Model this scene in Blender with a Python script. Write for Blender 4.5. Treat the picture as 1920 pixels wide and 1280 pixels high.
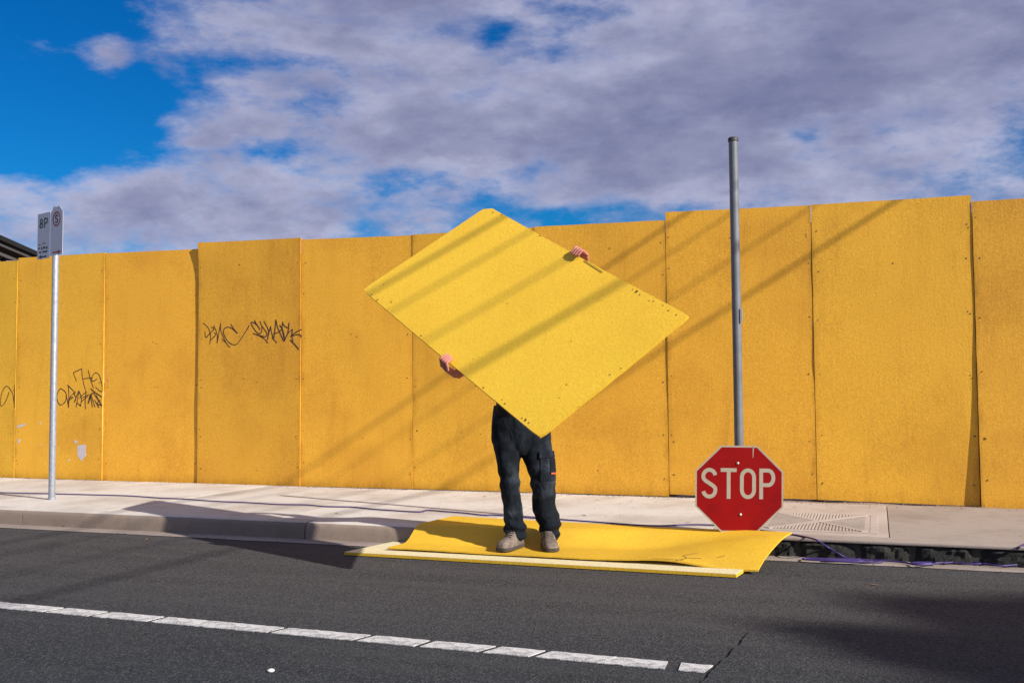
import bpy, bmesh, math, random
import numpy as np
from mathutils import Vector, noise
random.seed(7)
sc = bpy.context.scene
for o in list(bpy.data.objects): bpy.data.objects.remove(o)
COL = sc.collection
rad = math.radians

# ------------------------------------------------------------------ camera
YAW, PITCH, ROLL, CAMZ, FPX = 0.348, 0.0509, -0.0069, 1.01, 1878.0
cy, sy, cp, sp = math.cos(YAW), math.sin(YAW), math.cos(PITCH), math.sin(PITCH)
fwd = np.array([-sy*cp, cy*cp, sp]); r0 = np.array([cy, sy, 0.]); u0 = np.cross(r0, fwd)
rgt = math.cos(ROLL)*r0 + math.sin(ROLL)*u0; upv = -math.sin(ROLL)*r0 + math.cos(ROLL)*u0
CAM = np.array([0, 0, CAMZ])
cd = bpy.data.cameras.new('camera'); cam = bpy.data.objects.new('camera', cd); COL.objects.link(cam)
from mathutils import Matrix
cam.matrix_world = Matrix(((rgt[0], upv[0], -fwd[0], 0), (rgt[1], upv[1], -fwd[1], 0), (rgt[2], upv[2], -fwd[2], CAMZ), (0, 0, 0, 1)))
cd.sensor_width = 36; cd.lens = 36*FPX/1920; cd.clip_end = 5000; cd.clip_start = 0.05
sc.camera = cam

def ray(x, y): return fwd + rgt*(x-960)/FPX + upv*(640-y)/FPX
def at(x, y, axis, val):
    """where the line of sight through a photo pixel meets a world plane (used to measure the place)"""
    d = ray(x, y); return CAM + d*((val-CAM[axis])/d[axis])

# ------------------------------------------------------------------ sun, sky, exposure
SAZ, SEL = rad(17), rad(30)
TOSUN = np.array([math.cos(SAZ)*math.cos(SEL), -math.sin(SAZ)*math.cos(SEL), math.sin(SEL)])
sl = bpy.data.lights.new('sun', 'SUN'); sl.energy = 4.7; sl.angle = rad(0.5); sl.color = (1, 0.94, 0.85)
so = bpy.data.objects.new('sun', sl); COL.objects.link(so)
so.rotation_euler = Vector(TOSUN).to_track_quat('Z', 'Y').to_euler(); so.location = (20, -10, 30)
sc.view_settings.view_transform = 'Standard'; sc.view_settings.look = 'None'
sc.view_settings.exposure = 0.62; sc.view_settings.gamma = 1
sc.view_settings.use_curve_mapping = False
sc.render.engine = 'CYCLES'

class N:
    """tiny node builder"""
    def __init__(s, tree): s.t = tree; s.L = tree.links
    def new(s, typ, **kw):
        n = s.t.nodes.new(typ)
        for k, v in kw.items(): setattr(n, k, v)
        return n
    def put(s, sock, v):
        if isinstance(v, bpy.types.NodeSocket): s.L.new(v, sock)
        elif v is not None: sock.default_value = v
    def math(s, op, a, b=None, c=None, clamp=False):
        n = s.new('ShaderNodeMath', operation=op, use_clamp=clamp)
        for i, v in enumerate((a, b, c)):
            if v is not None: s.put(n.inputs[i], v)
        return n.outputs[0]
    def vmath(s, op, a, b=None, out=0):
        n = s.new('ShaderNodeVectorMath', operation=op); s.put(n.inputs[0], a)
        if b is not None: s.put(n.inputs[3 if op == 'SCALE' else 1], b)
        return n.outputs[out]
    def noise(s, vec, scale, detail=4, rough=.55, dist=0):
        n = s.new('ShaderNodeTexNoise'); s.put(n.inputs['Vector'], vec)
        n.inputs['Scale'].default_value = scale; n.inputs['Detail'].default_value = detail
        n.inputs['Roughness'].default_value = rough; n.inputs['Distortion'].default_value = dist
        return n.outputs['Fac']
    def vor(s, vec, scale, feature='F1', out='Distance'):
        n = s.new('ShaderNodeTexVoronoi', feature=feature); s.put(n.inputs['Vector'], vec); n.inputs['Scale'].default_value = scale
        return n.outputs[out]
    def ramp(s, v, a, b, lo=0., hi=1., smooth=True):
        n = s.new('ShaderNodeMapRange', interpolation_type='SMOOTHSTEP' if smooth else 'LINEAR'); s.put(n.inputs[0], v)
        for i, q in zip((1, 2, 3, 4), (a, b, lo, hi)): s.put(n.inputs[i], q)
        return n.outputs[0]
    def mix(s, f, a, b, blend='MIX'):
        n = s.new('ShaderNodeMix', data_type='RGBA', blend_type=blend); s.put(n.inputs[0], f)
        for i, v in ((6, a), (7, b)):
            s.put(n.inputs[i], (*v, 1) if isinstance(v, tuple) and len(v) == 3 else v)
        return n.outputs[2]
    def sep(s, v):
        n = s.new('ShaderNodeSeparateXYZ'); s.put(n.inputs[0], v); return n.outputs
    def comb(s, x, y, z):
        n = s.new('ShaderNodeCombineXYZ')
        for i, v in enumerate((x, y, z)): s.put(n.inputs[i], v)
        return n.outputs[0]

w = bpy.data.worlds.new('World'); sc.world = w; w.use_nodes = True
w.node_tree.nodes.clear(); n = N(w.node_tree)
sky = n.new('ShaderNodeTexSky', sky_type='NISHITA'); sky.sun_disc = False
sky.sun_elevation = SEL; sky.sun_rotation = math.atan2(TOSUN[0], TOSUN[1])
sky.altitude = 50; sky.air_density = 1.0; sky.dust_density = 0.3; sky.ozone_density = 3.0
hs = n.new('ShaderNodeHueSaturation'); hs.inputs['Saturation'].default_value = 1.42; hs.inputs['Value'].default_value = .60; hs.inputs['Hue'].default_value = .493
n.L.new(sky.outputs[0], hs.inputs['Color'])
blue = n.mix(1.0, hs.outputs[0], (.16, .97, 1.48), 'MULTIPLY')
gen = n.new('ShaderNodeTexCoord').outputs['Generated']
dx, dy, dz = n.sep(gen)
hz = n.math('ADD', n.math('MAXIMUM', dz, 0.0), 0.55)
pp = n.comb(n.math('DIVIDE', dx, hz), n.math('DIVIDE', dy, hz), n.math('MULTIPLY', dz, 2.1))
nz = n.noise(n.vmath('ADD', pp, (3.1, 1.7, 0.4)), 3.6, 14, .62, .0)
nz2 = n.noise(n.vmath('ADD', pp, (9.3, 4.2, 2.0)), 10.5, 13, .60, .0)
az = n.math('ARCTAN2', dx, dy)
def azel(px, py):
    d = ray(px, py); d = d/np.linalg.norm(d); return math.atan2(d[0], d[1]), d[2]
bias = 0.0
# clear openings (negative) and heavy banks (positive) between the clouds: pixel of the photo, radii in pixels, weight
for px, py, rx, ry, wt in [(60, 130, 250, 260, -.42), (40, 60, 130, 80, -.22), (20, 300, 230, 90, -.16), (250, 305, 110, 22, -.10), (203, 102, 74, 32, .60), (925, 58, 36, 32, -.16), (765, 335, 95, 30, -.26),
                           (560, 118, 75, 26, -.26), (1100, 400, 170, 22, -.20), (1515, 255, 42, 18, -.28), (1890, 285, 90, 30, -.22), (262, 175, 26, 75, -.34), (500, 285, 80, 22, -.10),
                           (360, 252, 95, 36, .32), (640, 300, 120, 40, .12), (430, 175, 150, 80, .10), (520, 395, 430, 55, .20), (260, 405, 170, 48, .20), (1560, 110, 540, 180, .36), (1250, 290, 420, 70, .16), (720, 60, 300, 80, .08), (880, 230, 220, 70, .10)]:
    a0, e0 = azel(px, py)
    da = n.math('DIVIDE', n.math('SUBTRACT', az, a0), rx/FPX); de = n.math('DIVIDE', n.math('SUBTRACT', dz, e0), ry/FPX)
    g = n.math('EXPONENT', n.math('MULTIPLY', n.math('ADD', n.math('MULTIPLY', da, da), n.math('MULTIPLY', de, de)), -1.0))
    bias = n.math('MULTIPLY_ADD', g, wt, bias)
lowf = n.noise(n.vmath('ADD', pp, (1.2, 6.1, 3.0)), 1.9, 3, .5)
def field(a_, b_): return n.math('ADD', n.math('MULTIPLY_ADD', n.math('SUBTRACT', a_, .5), 1.75, n.math('MULTIPLY', n.math('SUBTRACT', b_, .5), .75)), .50)
dens = n.math('ADD', n.math('ADD', field(nz, nz2), bias), n.math('MULTIPLY', n.math('SUBTRACT', lowf, .5), .35))
cover = n.ramp(dens, .20, .64)
# sunlit side of the billows: compare with the density a little nearer the sun
sv = n.vmath('ADD', pp, (3.1+.050, 1.7-.018, 0.4+.060))
rel = n.math('SUBTRACT', nz, n.noise(sv, 3.6, 14, .62, .0))
lit = n.ramp(rel, -.11, .13)
thick = n.ramp(n.math('ADD', dens, n.math('MULTIPLY', lowf, .4)), .64, 1.12)
puff = n.noise(n.vmath('ADD', pp, (5.5, 8.2, 1.0)), 6.0, 13, .62, .0)
bright = n.math('ADD', n.math('MULTIPLY', lit, .55), n.math('MULTIPLY_ADD', n.ramp(puff, .36, .66), .45, n.ramp(dz, .26, .06, 0, .30)))
ccol = n.mix(thick, n.mix(bright, (2.5, 2.7, 4.4), (5.3, 5.3, 6.8)), n.mix(bright, (1.6, 1.75, 3.1), (3.0, 3.05, 4.5)))
final = n.mix(n.math('MULTIPLY', cover, .94), blue, ccol)
bg = n.new('ShaderNodeBackground'); bg.inputs[1].default_value = 0.07; n.L.new(final, bg.inputs[0])
wo = n.new('ShaderNodeOutputWorld'); n.L.new(bg.outputs[0], wo.inputs[0])

# ------------------------------------------------------------------ materials
MATS = {}
def mat(name, fn):
    m = bpy.data.materials.new(name); m.use_nodes = True; t = m.node_tree
    b = t.nodes['Principled BSDF']; k = N(t)
    tc = k.new('ShaderNodeTexCoord').outputs['Object']
    oi = k.new('ShaderNodeObjectInfo').outputs['Random']
    off = k.comb(k.math('MULTIPLY', oi, 37.7), k.math('MULTIPLY', oi, 91.3), k.math('MULTIPLY', oi, 53.1))
    fn(k, b, k.vmath('ADD', tc, off), tc, oi); MATS[name] = m; return m
def bump(k, b, h, strength=.3, dist=.01):
    bn = k.new('ShaderNodeBump'); bn.inputs['Strength'].default_value = strength; bn.inputs['Distance'].default_value = dist
    k.L.new(h, bn.inputs['Height']); k.L.new(bn.outputs[0], b.inputs['Normal'])
def plain(name, c, rough=.6, var=.15, scale=20, metal=0., bumpd=.0, spec=.5):
    def f(k, b, v, tc, oi):
        q = k.noise(v, scale, 6, .6)
        col = k.mix(q, tuple(x*(1-var*1.6) for x in c), tuple(min(1, x*(1+var*1.6)) for x in c))
        k.L.new(col, b.inputs['Base Color']); b.inputs['Roughness'].default_value = rough; b.inputs['Metallic'].default_value = metal; b.inputs['Specular IOR Level'].default_value = spec
        if bumpd: bump(k, b, q, .6, bumpd)
    return mat(name, f)

def paint(name, c, dark, grime=1.0, edges=False, speck=1.0):
    def f(k, b, v, tc, oi):
        X, Y, Z = k.sep(v)
        streak = k.comb(k.math('MULTIPLY', X, 9), k.math('MULTIPLY', Y, 9), k.math('MULTIPLY', Z, 1.2))
        big = k.noise(v, 1.4, 5, .6); mid = k.noise(v, 9, 6, .65); st = k.noise(streak, 1.0, 5, .6); fine = k.noise(v, 85, 4, .75)
        dirt = k.math('MULTIPLY', k.math('ADD', k.ramp(big, .44, .70), k.math('MULTIPLY', k.ramp(st, .50, .76), .7)), .45*grime, clamp=True)
        col = k.mix(dirt, c, dark)
        col = k.mix(k.ramp(mid, .60, .78, 0, .28*grime), col, tuple(x*.62 for x in c))
        col = k.mix(k.ramp(mid, .22, .38, .30, 0), col, tuple(min(1, x*1.12+.015) for x in c))
        col = k.mix(k.ramp(fine, .30, .58, .42*speck, 0), col, tuple(x*.50 for x in c))
        col = k.mix(k.ramp(fine, .50, .72, 0, .55*speck), col, tuple(min(1, x*1.22+.02) for x in c))
        scr = k.noise(k.comb(k.math('MULTIPLY', X, 26), k.math('MULTIPLY', Y, 26), k.math('MULTIPLY', Z, 3.5)), 1, 4, .7)
        col = k.mix(k.math('MULTIPLY', k.ramp(scr, .64, .76, 0, .28*grime), k.ramp(big, .40, .60)), col, tuple(x*.55 for x in dark))
        col = k.mix(k.math('MULTIPLY', k.ramp(scr, .20, .32, .25*grime, 0), k.ramp(big, .60, .45)), col, tuple(min(1, x*1.15+.04) for x in c))
        if edges:
            gx, gy, gz = k.sep(k.new('ShaderNodeTexCoord').outputs['Generated'])
            wob = k.noise(v, 5, 5, .7); sm = k.noise(k.comb(k.math('MULTIPLY', X, 14), Y, k.math('MULTIPLY', Z, 2.2)), 1, 5, .65)
            e1 = k.ramp(k.math('ADD', k.math('ABSOLUTE', k.math('SUBTRACT', gx, .5)), k.math('MULTIPLY', wob, .12)), .515, .59)
            e2 = k.ramp(k.math('ADD', gz, k.math('MULTIPLY', wob, -.10)), .0, -.09)
            e3 = k.ramp(k.math('ADD', gz, k.math('MULTIPLY', sm, .22)), 1.12, 1.22)
            eg = k.math('MULTIPLY', k.math('ADD', k.math('ADD', e1, e2), e3, clamp=True), k.ramp(sm, .34, .62, .12, .75))
            col = k.mix(k.math('MULTIPLY', eg, .8), col, tuple(x*.55 for x in dark))
        sp1 = k.math('MULTIPLY', k.ramp(k.vor(v, 14), .035, .055, 1, 0), k.ramp(k.noise(v, 3.1, 2), .52, .60))
        col = k.mix(k.math('MULTIPLY', sp1, .85), col, (.055, .03, .012))
        hue = k.new('ShaderNodeHueSaturation'); k.L.new(col, hue.inputs['Color'])
        k.L.new(k.ramp(oi, 0, 1, .88, 1.05, False), hue.inputs['Value']); k.L.new(k.ramp(k.math('FRACT', k.math('MULTIPLY', oi, 7.31)), 0, 1, .494, .505, False), hue.inputs['Hue'])
        k.L.new(hue.outputs[0], b.inputs['Base Color'])
        k.L.new(k.ramp(mid, .3, .7, .5, .72), b.inputs['Roughness']); b.inputs['Specular IOR Level'].default_value = .3
        grain = k.noise(k.comb(k.math('MULTIPLY', X, 60), k.math('MULTIPLY', Y, 60), k.math('MULTIPLY', Z, 6)), 1, 4, .6)
        h = k.math('ADD', k.math('MULTIPLY', k.noise(v, 55, 6, .7), .8), k.math('MULTIPLY', grain, .4))
        bump(k, b, h, .55, .004)
    return mat(name, f)
YEL = paint('yellow_fence_paint', (.81, .43, .036), (.56, .255, .022), 1.0, True)
YEL2 = paint('yellow_sheet_paint', (.77, .50, .034), (.66, .36, .022), .6, False, .55)
YEL3 = paint('dusty_sheet_paint', (.71, .435, .028), (.50, .29, .03), .9, False, .5)
CREAM = paint('pale_board_paint', (.80, .70, .44), (.62, .50, .28), .7)

def f_asph(k, b, v, tc, oi):
    X, Y, Z = k.sep(tc)
    ed = k.math('ADD', Y, k.math('MULTIPLY', k.noise(tc, .8, 4), .9))
    lane = k.ramp(ed, 3.2, 5.4)
    wheel = k.noise(k.comb(k.math('MULTIPLY', X, .18), k.math('MULTIPLY', Y, 1.8), 0.), 1.5, 4, .6)
    base = k.mix(lane, (.0185, .0245, .030), (.051, .0495, .050))
    base = k.mix(k.ramp(wheel, .35, .7, 0, .45), base, (.020, .022, .025))
    ag = k.vor(tc, 140, 'F1', 'Color'); agv = k.sep(ag)[0]
    base = k.mix(k.ramp(agv, .60, 1.0, 0, .75), base, k.mix(lane, (.075, .078, .085), (.10, .096, .096)))
    base = k.mix(k.ramp(agv, .30, .0, 0, .75), base, (.008, .008, .010))
    fine = k.noise(tc, 170, 4, .75)
    base = k.mix(k.ramp(fine, .52, .72, 0, .6), base, k.mix(lane, (.07, .073, .08), (.095, .09, .09)))
    blot = k.noise(tc, 2.3, 6, .65)
    base = k.mix(k.ramp(blot, .58, .78, 0, .35), base, (.062, .058, .056))
    lng = k.noise(k.comb(k.math('MULTIPLY', X, .35), k.math('MULTIPLY', Y, 5.0), 3.), 1.0, 5, .6)
    base = k.mix(k.ramp(lng, .45, .72, 0, .55), base, k.mix(lane, (.045, .050, .056), (.068, .065, .065)))
    oil = k.noise(k.vmath('ADD', tc, (4, 9, 1)), 1.1, 5, .6)
    base = k.mix(k.ramp(oil, .60, .75, 0, .5), base, (.022, .022, .024))
    k.L.new(base, b.inputs['Base Color']); b.inputs['Roughness'].default_value = .9; b.inputs['Specular IOR Level'].default_value = .2
    bump(k, b, k.math('ADD', k.vor(tc, 140), k.math('MULTIPLY', k.noise(tc, 30, 5, .7), .6)), .5, .005)
ASPH = mat('asphalt', f_asph)

def concrete(name, c, stain, vary=.08, dirt=.5):
    def f(k, b, v, tc, oi):
        big = k.noise(tc, 1.3, 6, .62); mid = k.noise(tc, 11, 6, .7); fine = k.noise(tc, 260, 3, .7)
        col = k.mix(k.ramp(big, .42, .72, 0, dirt), c, stain)
        col = k.mix(k.ramp(mid, .50, .74, 0, .45), col, tuple(x*.6 for x in c))
        col = k.mix(k.ramp(k.noise(tc, 120, 4, .75), .3, .6, .40, 0), col, tuple(x*.6 for x in c))
        sp1 = k.math('MULTIPLY', k.ramp(k.vor(tc, 9), .03, .06, 1, 0), k.ramp(k.noise(tc, 2.2, 2), .5, .6))
        col = k.mix(k.math('MULTIPLY', sp1, .7), col, tuple(x*.25 for x in stain))
        hue = k.new('ShaderNodeHueSaturation'); k.L.new(col, hue.inputs['Color']); k.L.new(k.ramp(oi, 0, 1, 1-vary, 1+vary, False), hue.inputs['Value'])
        k.L.new(hue.outputs[0], b.inputs['Base Color']); b.inputs['Roughness'].default_value = .88; b.inputs['Specular IOR Level'].default_value = .25
        bump(k, b, k.math('ADD', k.noise(tc, 90, 5, .7), k.math('MULTIPLY', mid, .5)), .45, .004)
    return mat(name, f)
FPM = concrete('footpath_concrete', (.58, .54, .49), (.38, .315, .26), .06, .85)
FPR = concrete('footpath_dusty_concrete', (.49, .42, .37), (.36, .28, .235), .03, .85)
FPD = concrete('worn_grey_concrete', (.35, .295, .255), (.24, .19, .16), .08, .85)
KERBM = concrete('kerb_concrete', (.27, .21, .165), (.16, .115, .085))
GUTM = concrete('gutter_concrete', (.31, .255, .22), (.18, .14, .115), .08, .8)
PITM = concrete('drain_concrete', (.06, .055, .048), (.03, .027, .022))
LIDM = concrete('cover_concrete', (.46, .39, .34), (.35, .275, .23), .03, .8)
def f_blue(k, b, v, tc, oi):
    q = k.noise(v, 9, 6, .65); q2 = k.noise(v, 70, 4, .7)
    col = k.mix(k.ramp(q, .35, .7), (.020, .021, .020), (.042, .041, .037)); col = k.mix(k.ramp(q, .60, .74, 0, .6), col, (.13, .115, .095)); col = k.mix(k.ramp(q2, .55, .75, 0, .5), col, (.075, .07, .062))
    k.L.new(col, b.inputs['Base Color']); b.inputs['Roughness'].default_value = .9; b.inputs['Specular IOR Level'].default_value = .15; bump(k, b, q2, .8, .01)
BLUES = mat('bluestone', f_blue)
DIRT = concrete('dirt', (.30, .22, .17), (.20, .14, .10))
VERGE = concrete('verge_ground', (.16, .14, .09), (.09, .09, .04))

def f_roadpaint(k, b, v, tc, oi):
    q = k.noise(tc, 26, 6, .7); q2 = k.noise(tc, 190, 3, .7)
    col = k.mix(k.ramp(q, .42, .66, 0, .8), (.60, .585, .57), (.27, .26, .25))
    col = k.mix(k.ramp(k.math('ADD', q2, k.math('MULTIPLY', k.math('SUBTRACT', k.noise(tc, 7, 4), .5), .5)), .52, .66, 0, .9), col, (.09, .088, .088))
    k.L.new(col, b.inputs['Base Color']); b.inputs['Roughness'].default_value = .75; bump(k, b, q2, .5, .003)
RPAINT = mat('road_paint', f_roadpaint)
def f_galv(k, b, v, tc, oi):
    q = k.vor(v, 40, 'F1', 'Color'); g = k.sep(q)[0]; big = k.noise(v, 5, 5, .6)
    col = k.mix(k.ramp(g, 0, 1, 0, .5), (.24, .26, .30), (.36, .38, .43)); col = k.mix(k.ramp(big, .55, .75, 0, .5), col, (.22, .22, .24))
    k.L.new(col, b.inputs['Base Color']); b.inputs['Metallic'].default_value = .3; k.L.new(k.ramp(big, .3, .7, .42, .62), b.inputs['Roughness'])
GALV = mat('galvanised_steel', f_galv)
GALVD = plain('weathered_pole', (.15, .16, .18), .6, .25, 9, .25)
def f_red(k, b, v, tc, oi):
    q = k.noise(v, 8, 6, .65); q2 = k.noise(v, 120, 3, .7)
    col = k.mix(k.ramp(q, .4, .75, 0, .5), (.225, .0035, .004), (.125, .002, .004)); col = k.mix(k.ramp(q2, .6, .75, 0, .25), col, (.27, .012, .012))
    k.L.new(col, b.inputs['Base Color']); b.inputs['Roughness'].default_value = .6; b.inputs['Specular IOR Level'].default_value = .08
RED = mat('red_sign_sheeting', f_red)
SIGNW = plain('aged_white_sheeting', (.31, .275, .21), .55, .10, 30)
PLATE = plain('white_sign_plate', (.62, .62, .66), .45, .06, 30)
BOLT = plain('zinc_bolt', (.55, .5, .45), .4, .1, 50, .7)
CAPM = plain('dark_cap', (.03, .03, .035), .6)
GREEN = plain('dark_green_print', (.012, .06, .035), .5)
BLACK = plain('black_print', (.02, .02, .025), .5)
REDP = plain('red_print', (.36, .012, .015), .5)
INK = plain('graffiti_ink', (.035, .012, .010), .6)
BARE = plain('bare_primer', (.55, .50, .52), .8, .25, 60)
RUST = plain('rusty_screw', (.07, .04, .025), .7)
CHIP = plain('chipped_ply', (.10, .055, .02), .9, .3, 60)
WOOD = plain('weathered_timber', (.24, .17, .11), .85, .3, 12, 0, .003)
POLEW = plain('creosoted_pole', (.12, .085, .06), .9, .3, 8, 0, .004)
CABLE = plain('black_cable', (.02, .02, .02), .6)
CERAM = plain('insulator_glaze', (.10, .04, .025), .25)
CORD = plain('purple_cord', (.042, .022, .13), .5, .12, 30)
STEELD = plain('dark_steel', (.02, .019, .02), .9, .2, 6, spec=.05)
STEELG = plain('grey_steel', (.08, .075, .075), .9, .2, 6, spec=.1)
SKIN = plain('skin', (.55, .20, .15), .55, .16, 45)
HAIR = plain('dark_hair', (.03, .02, .015), .6)
EYEW = plain('eye_white', (.75, .72, .7), .3); EYED = plain('eye_iris', (.03, .02, .015), .2)
SHIRT = plain('black_shirt', (.010, .010, .012), .95, .2, 30)
SOLE = plain('boot_sole', (.05, .038, .03), .85)
def f_trous(k, b, v, tc, oi):
    q = k.noise(v, 7, 5, .6); q2 = k.noise(v, 330, 2, .7)
    col = k.mix(k.ramp(q, .42, .70), (.005, .0075, .012), (.032, .042, .056)); col = k.mix(k.ramp(q2, .52, .72, 0, .4), col, (.06, .067, .08))
    k.L.new(col, b.inputs['Base Color']); b.inputs['Roughness'].default_value = .95; b.inputs['Specular IOR Level'].default_value = .15
    X, Y, Z = k.sep(v)
    bump(k, b, k.math('ADD', k.noise(k.comb(k.math('MULTIPLY', X, 1.5), k.math('MULTIPLY', Y, 1.5), k.math('MULTIPLY', Z, .7)), 7, 2, .45, 1.0), k.math('MULTIPLY', q2, .05)), .8, .030)
TROUS = mat('navy_work_cloth', f_trous)
def f_boot(k, b, v, tc, oi):
    q = k.noise(v, 22, 6, .7); q2 = k.noise(v, 140, 3, .7)
    col = k.mix(k.ramp(q, .35, .7), (.105, .078, .062), (.24, .19, .16)); col = k.mix(k.ramp(q2, .55, .72, 0, .4), col, (.33, .28, .245))
    k.L.new(col, b.inputs['Base Color']); b.inputs['Roughness'].default_value = .85; bump(k, b, q, .5, .006)
BOOT = mat('dusty_boot_leather', f_boot)
def f_leaf(k, b, v, tc, oi):
    q = k.noise(tc, 1.7, 4, .6); k.L.new(k.mix(q, (.035, .055, .022), (.085, .11, .045)), b.inputs['Base Color']); b.inputs['Roughness'].default_value = .6
LEAF = mat('gum_leaves', f_leaf)
BARK = plain('gum_bark', (.30, .24, .19), .9, .35, 5, 0, .01)
STONE = plain('loose_grit', (.20, .165, .135), .9, .4, 300)
DRYLEAF = plain('dry_leaf', (.28, .13, .04), .8, .4, 60)

# ------------------------------------------------------------------ mesh helpers
ORG = {}
def obj(name, V, F, m, parent=None, loc=None, smooth=None, kind=None):
    po = ORG[parent.name] if parent else np.zeros(3)
    og = np.array(loc, float) if loc is not None else (po if parent else np.zeros(3))
    me = bpy.data.meshes.new(name); V = np.asarray(V, float) - og
    me.from_pydata([tuple(p) for p in V], [], [tuple(f) for f in F]); me.update()
    me.materials.append(m)
    if smooth is not None:
        me.polygons.foreach_set('use_smooth', [True]*len(me.polygons)); me.set_sharp_from_angle(angle=rad(smooth))
    o = bpy.data.objects.new(name, me); COL.objects.link(o); o.location = og - po
    if parent: o.parent = parent
    ORG[o.name] = og
    if kind: o['kind'] = kind
    return o
def empty(name, loc):
    o = bpy.data.objects.new(name, None); COL.objects.link(o); o.location = loc; o.empty_display_size = .1; ORG[o.name] = np.array(loc, float); return o
def tag(o, label=None, cat=None, group=None, kind=None):
    for k_, v_ in (('label', label), ('category', cat), ('group', group), ('kind', kind)):
        if v_: o[k_] = v_
    return o
class MB:
    def __init__(s): s.V = []; s.F = []
    def add(s, V, F):
        k = len(s.V); s.V += [tuple(map(float, p)) for p in V]; s.F += [tuple(i+k for i in f) for f in F]; return s
    def box(s, a, b, bev=0.):
        a = np.array(a, float); b = np.array(b, float)
        bm = bmesh.new(); bmesh.ops.create_cube(bm, size=1)
        for v in bm.verts: v.co = Vector((a+b)/2 + np.array(v.co)*(b-a))
        if bev: bmesh.ops.bevel(bm, geom=list(bm.edges), offset=bev, segments=2, affect='EDGES', profile=.6)
        bm.verts.index_update(); s.add([v.co[:] for v in bm.verts], [[v.index for v in f.verts] for f in bm.faces]); bm.free(); return s
    def tube(s, P, R, nseg=12, cap=True, flat=None, sx=1., sy_=1.):
        P = [np.array(p, float) for p in P]
        if np.isscalar(R): R = [R]*len(P)
        T = [P[min(i+1, len(P)-1)]-P[max(i-1, 0)] for i in range(len(P))]; T = [t/(np.linalg.norm(t)+1e-9) for t in T]
        ref = np.array(flat, float) if flat is not None else (np.array([0, 0, 1.]) if abs(T[0][2]) < .9 else np.array([1., 0, 0]))
        V = []
        for p, t, r in zip(P, T, R):
            a = np.cross(t, ref); la = np.linalg.norm(a)
            a = a/la if la > 1e-6 else np.cross(t, [0, 1, 0])
            c = np.cross(a, t)
            if flat is None: ref = c
            rx, ry = (r if not np.isscalar(r) else (r, r))
            for k in range(nseg):
                q = 2*math.pi*k/nseg; V.append(p + a*rx*sx*math.cos(q) + c*ry*sy_*math.sin(q))
        F = []
        for i in range(len(P)-1):
            for k in range(nseg):
                F.append((i*nseg+k, i*nseg+(k+1) % nseg, (i+1)*nseg+(k+1) % nseg, (i+1)*nseg+k))
        if cap: F += [tuple(range(nseg))[::-1], tuple(range((len(P)-1)*nseg, len(P)*nseg))]
        return s.add(V, F)
    def prism(s, poly, depthvec):
        """polygon (3D points) extruded along a vector"""
        m_ = len(poly); d = np.array(depthvec, float); V = [np.array(p, float) for p in poly]
        return s.add(V + [p+d for p in V], [tuple(range(m_))[::-1], tuple(range(m_, 2*m_))] + [(i, (i+1) % m_, (i+1) % m_+m_, i+m_) for i in range(m_)])
    def strip(s, pts, wd, O, ax, ay, off, th, closed=False):
        """flat stroke of constant width on a plane, with a little thickness"""
        p = np.array(pts, float); m_ = len(p); L = []; Rr = []
        nrm = np.cross(ax, ay)
        for i in range(m_):
            a = p[(i-1) % m_] if closed or i > 0 else p[i]; b = p[(i+1) % m_] if closed or i < m_-1 else p[i]
            t1 = p[i]-a; t2 = b-p[i]
            t1 = t1/np.linalg.norm(t1) if np.linalg.norm(t1) > 1e-9 else t2/np.linalg.norm(t2)
            t2 = t2/np.linalg.norm(t2) if np.linalg.norm(t2) > 1e-9 else t1
            t = t1+t2; t /= np.linalg.norm(t); q = np.array([-t[1], t[0]]); c = max(.4, float(q @ np.array([-t1[1], t1[0]])))
            L.append(p[i]+q*wd/2/c); Rr.append(p[i]-q*wd/2/c)
        w3 = lambda q, h: O + ax*q[0] + ay*q[1] + nrm*h
        V = [w3(q, off) for q in L]+[w3(q, off) for q in Rr]+[w3(q, off+th) for q in L]+[w3(q, off+th) for q in Rr]
        F = []; rng = range(m_ if closed else m_-1)
        for i in rng:
            j = (i+1) % m_
            F += [(2*m_+i, 3*m_+i, 3*m_+j, 2*m_+j), (i, j, m_+j, m_+i), (i, 2*m_+i, 2*m_+j, j), (m_+i, m_+j, 3*m_+j, 3*m_+i)]
        if not closed: F += [(0, m_, 3*m_, 2*m_), (m_-1, 3*m_-1, 4*m_-1, 2*m_-1)]
        return s.add(V, F)
    def build(s, name, m, parent=None, **kw): return obj(name, s.V, s.F, m, parent, **kw)
def spline(P, k=6):
    P = [np.array(p, float) for p in P]; out = []
    for i in range(len(P)-1):
        a, b, c, d = P[max(i-1, 0)], P[i], P[i+1], P[min(i+2, len(P)-1)]
        for j in range(k):
            t = j/k; out.append(.5*((2*b)+(-a+c)*t+(2*a-5*b+4*c-d)*t*t+(-a+3*b-3*c+d)*t**3))
    out.append(P[-1]); return out
def remesh(o, vox, smooth_it=4):
    md = o.modifiers.new('r', 'REMESH'); md.mode = 'VOXEL'; md.voxel_size = vox
    if smooth_it:
        s2 = o.modifiers.new('s', 'SMOOTH'); s2.iterations = smooth_it; s2.factor = .5
    dg = bpy.context.evaluated_depsgraph_get(); me = bpy.data.meshes.new_from_object(o.evaluated_get(dg))
    o.modifiers.clear(); old = o.data; mm = old.materials[0]; o.data = me
    me.materials.clear(); me.materials.append(mm); me.polygons.foreach_set('use_smooth', [True]*len(me.polygons))
    return o

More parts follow.
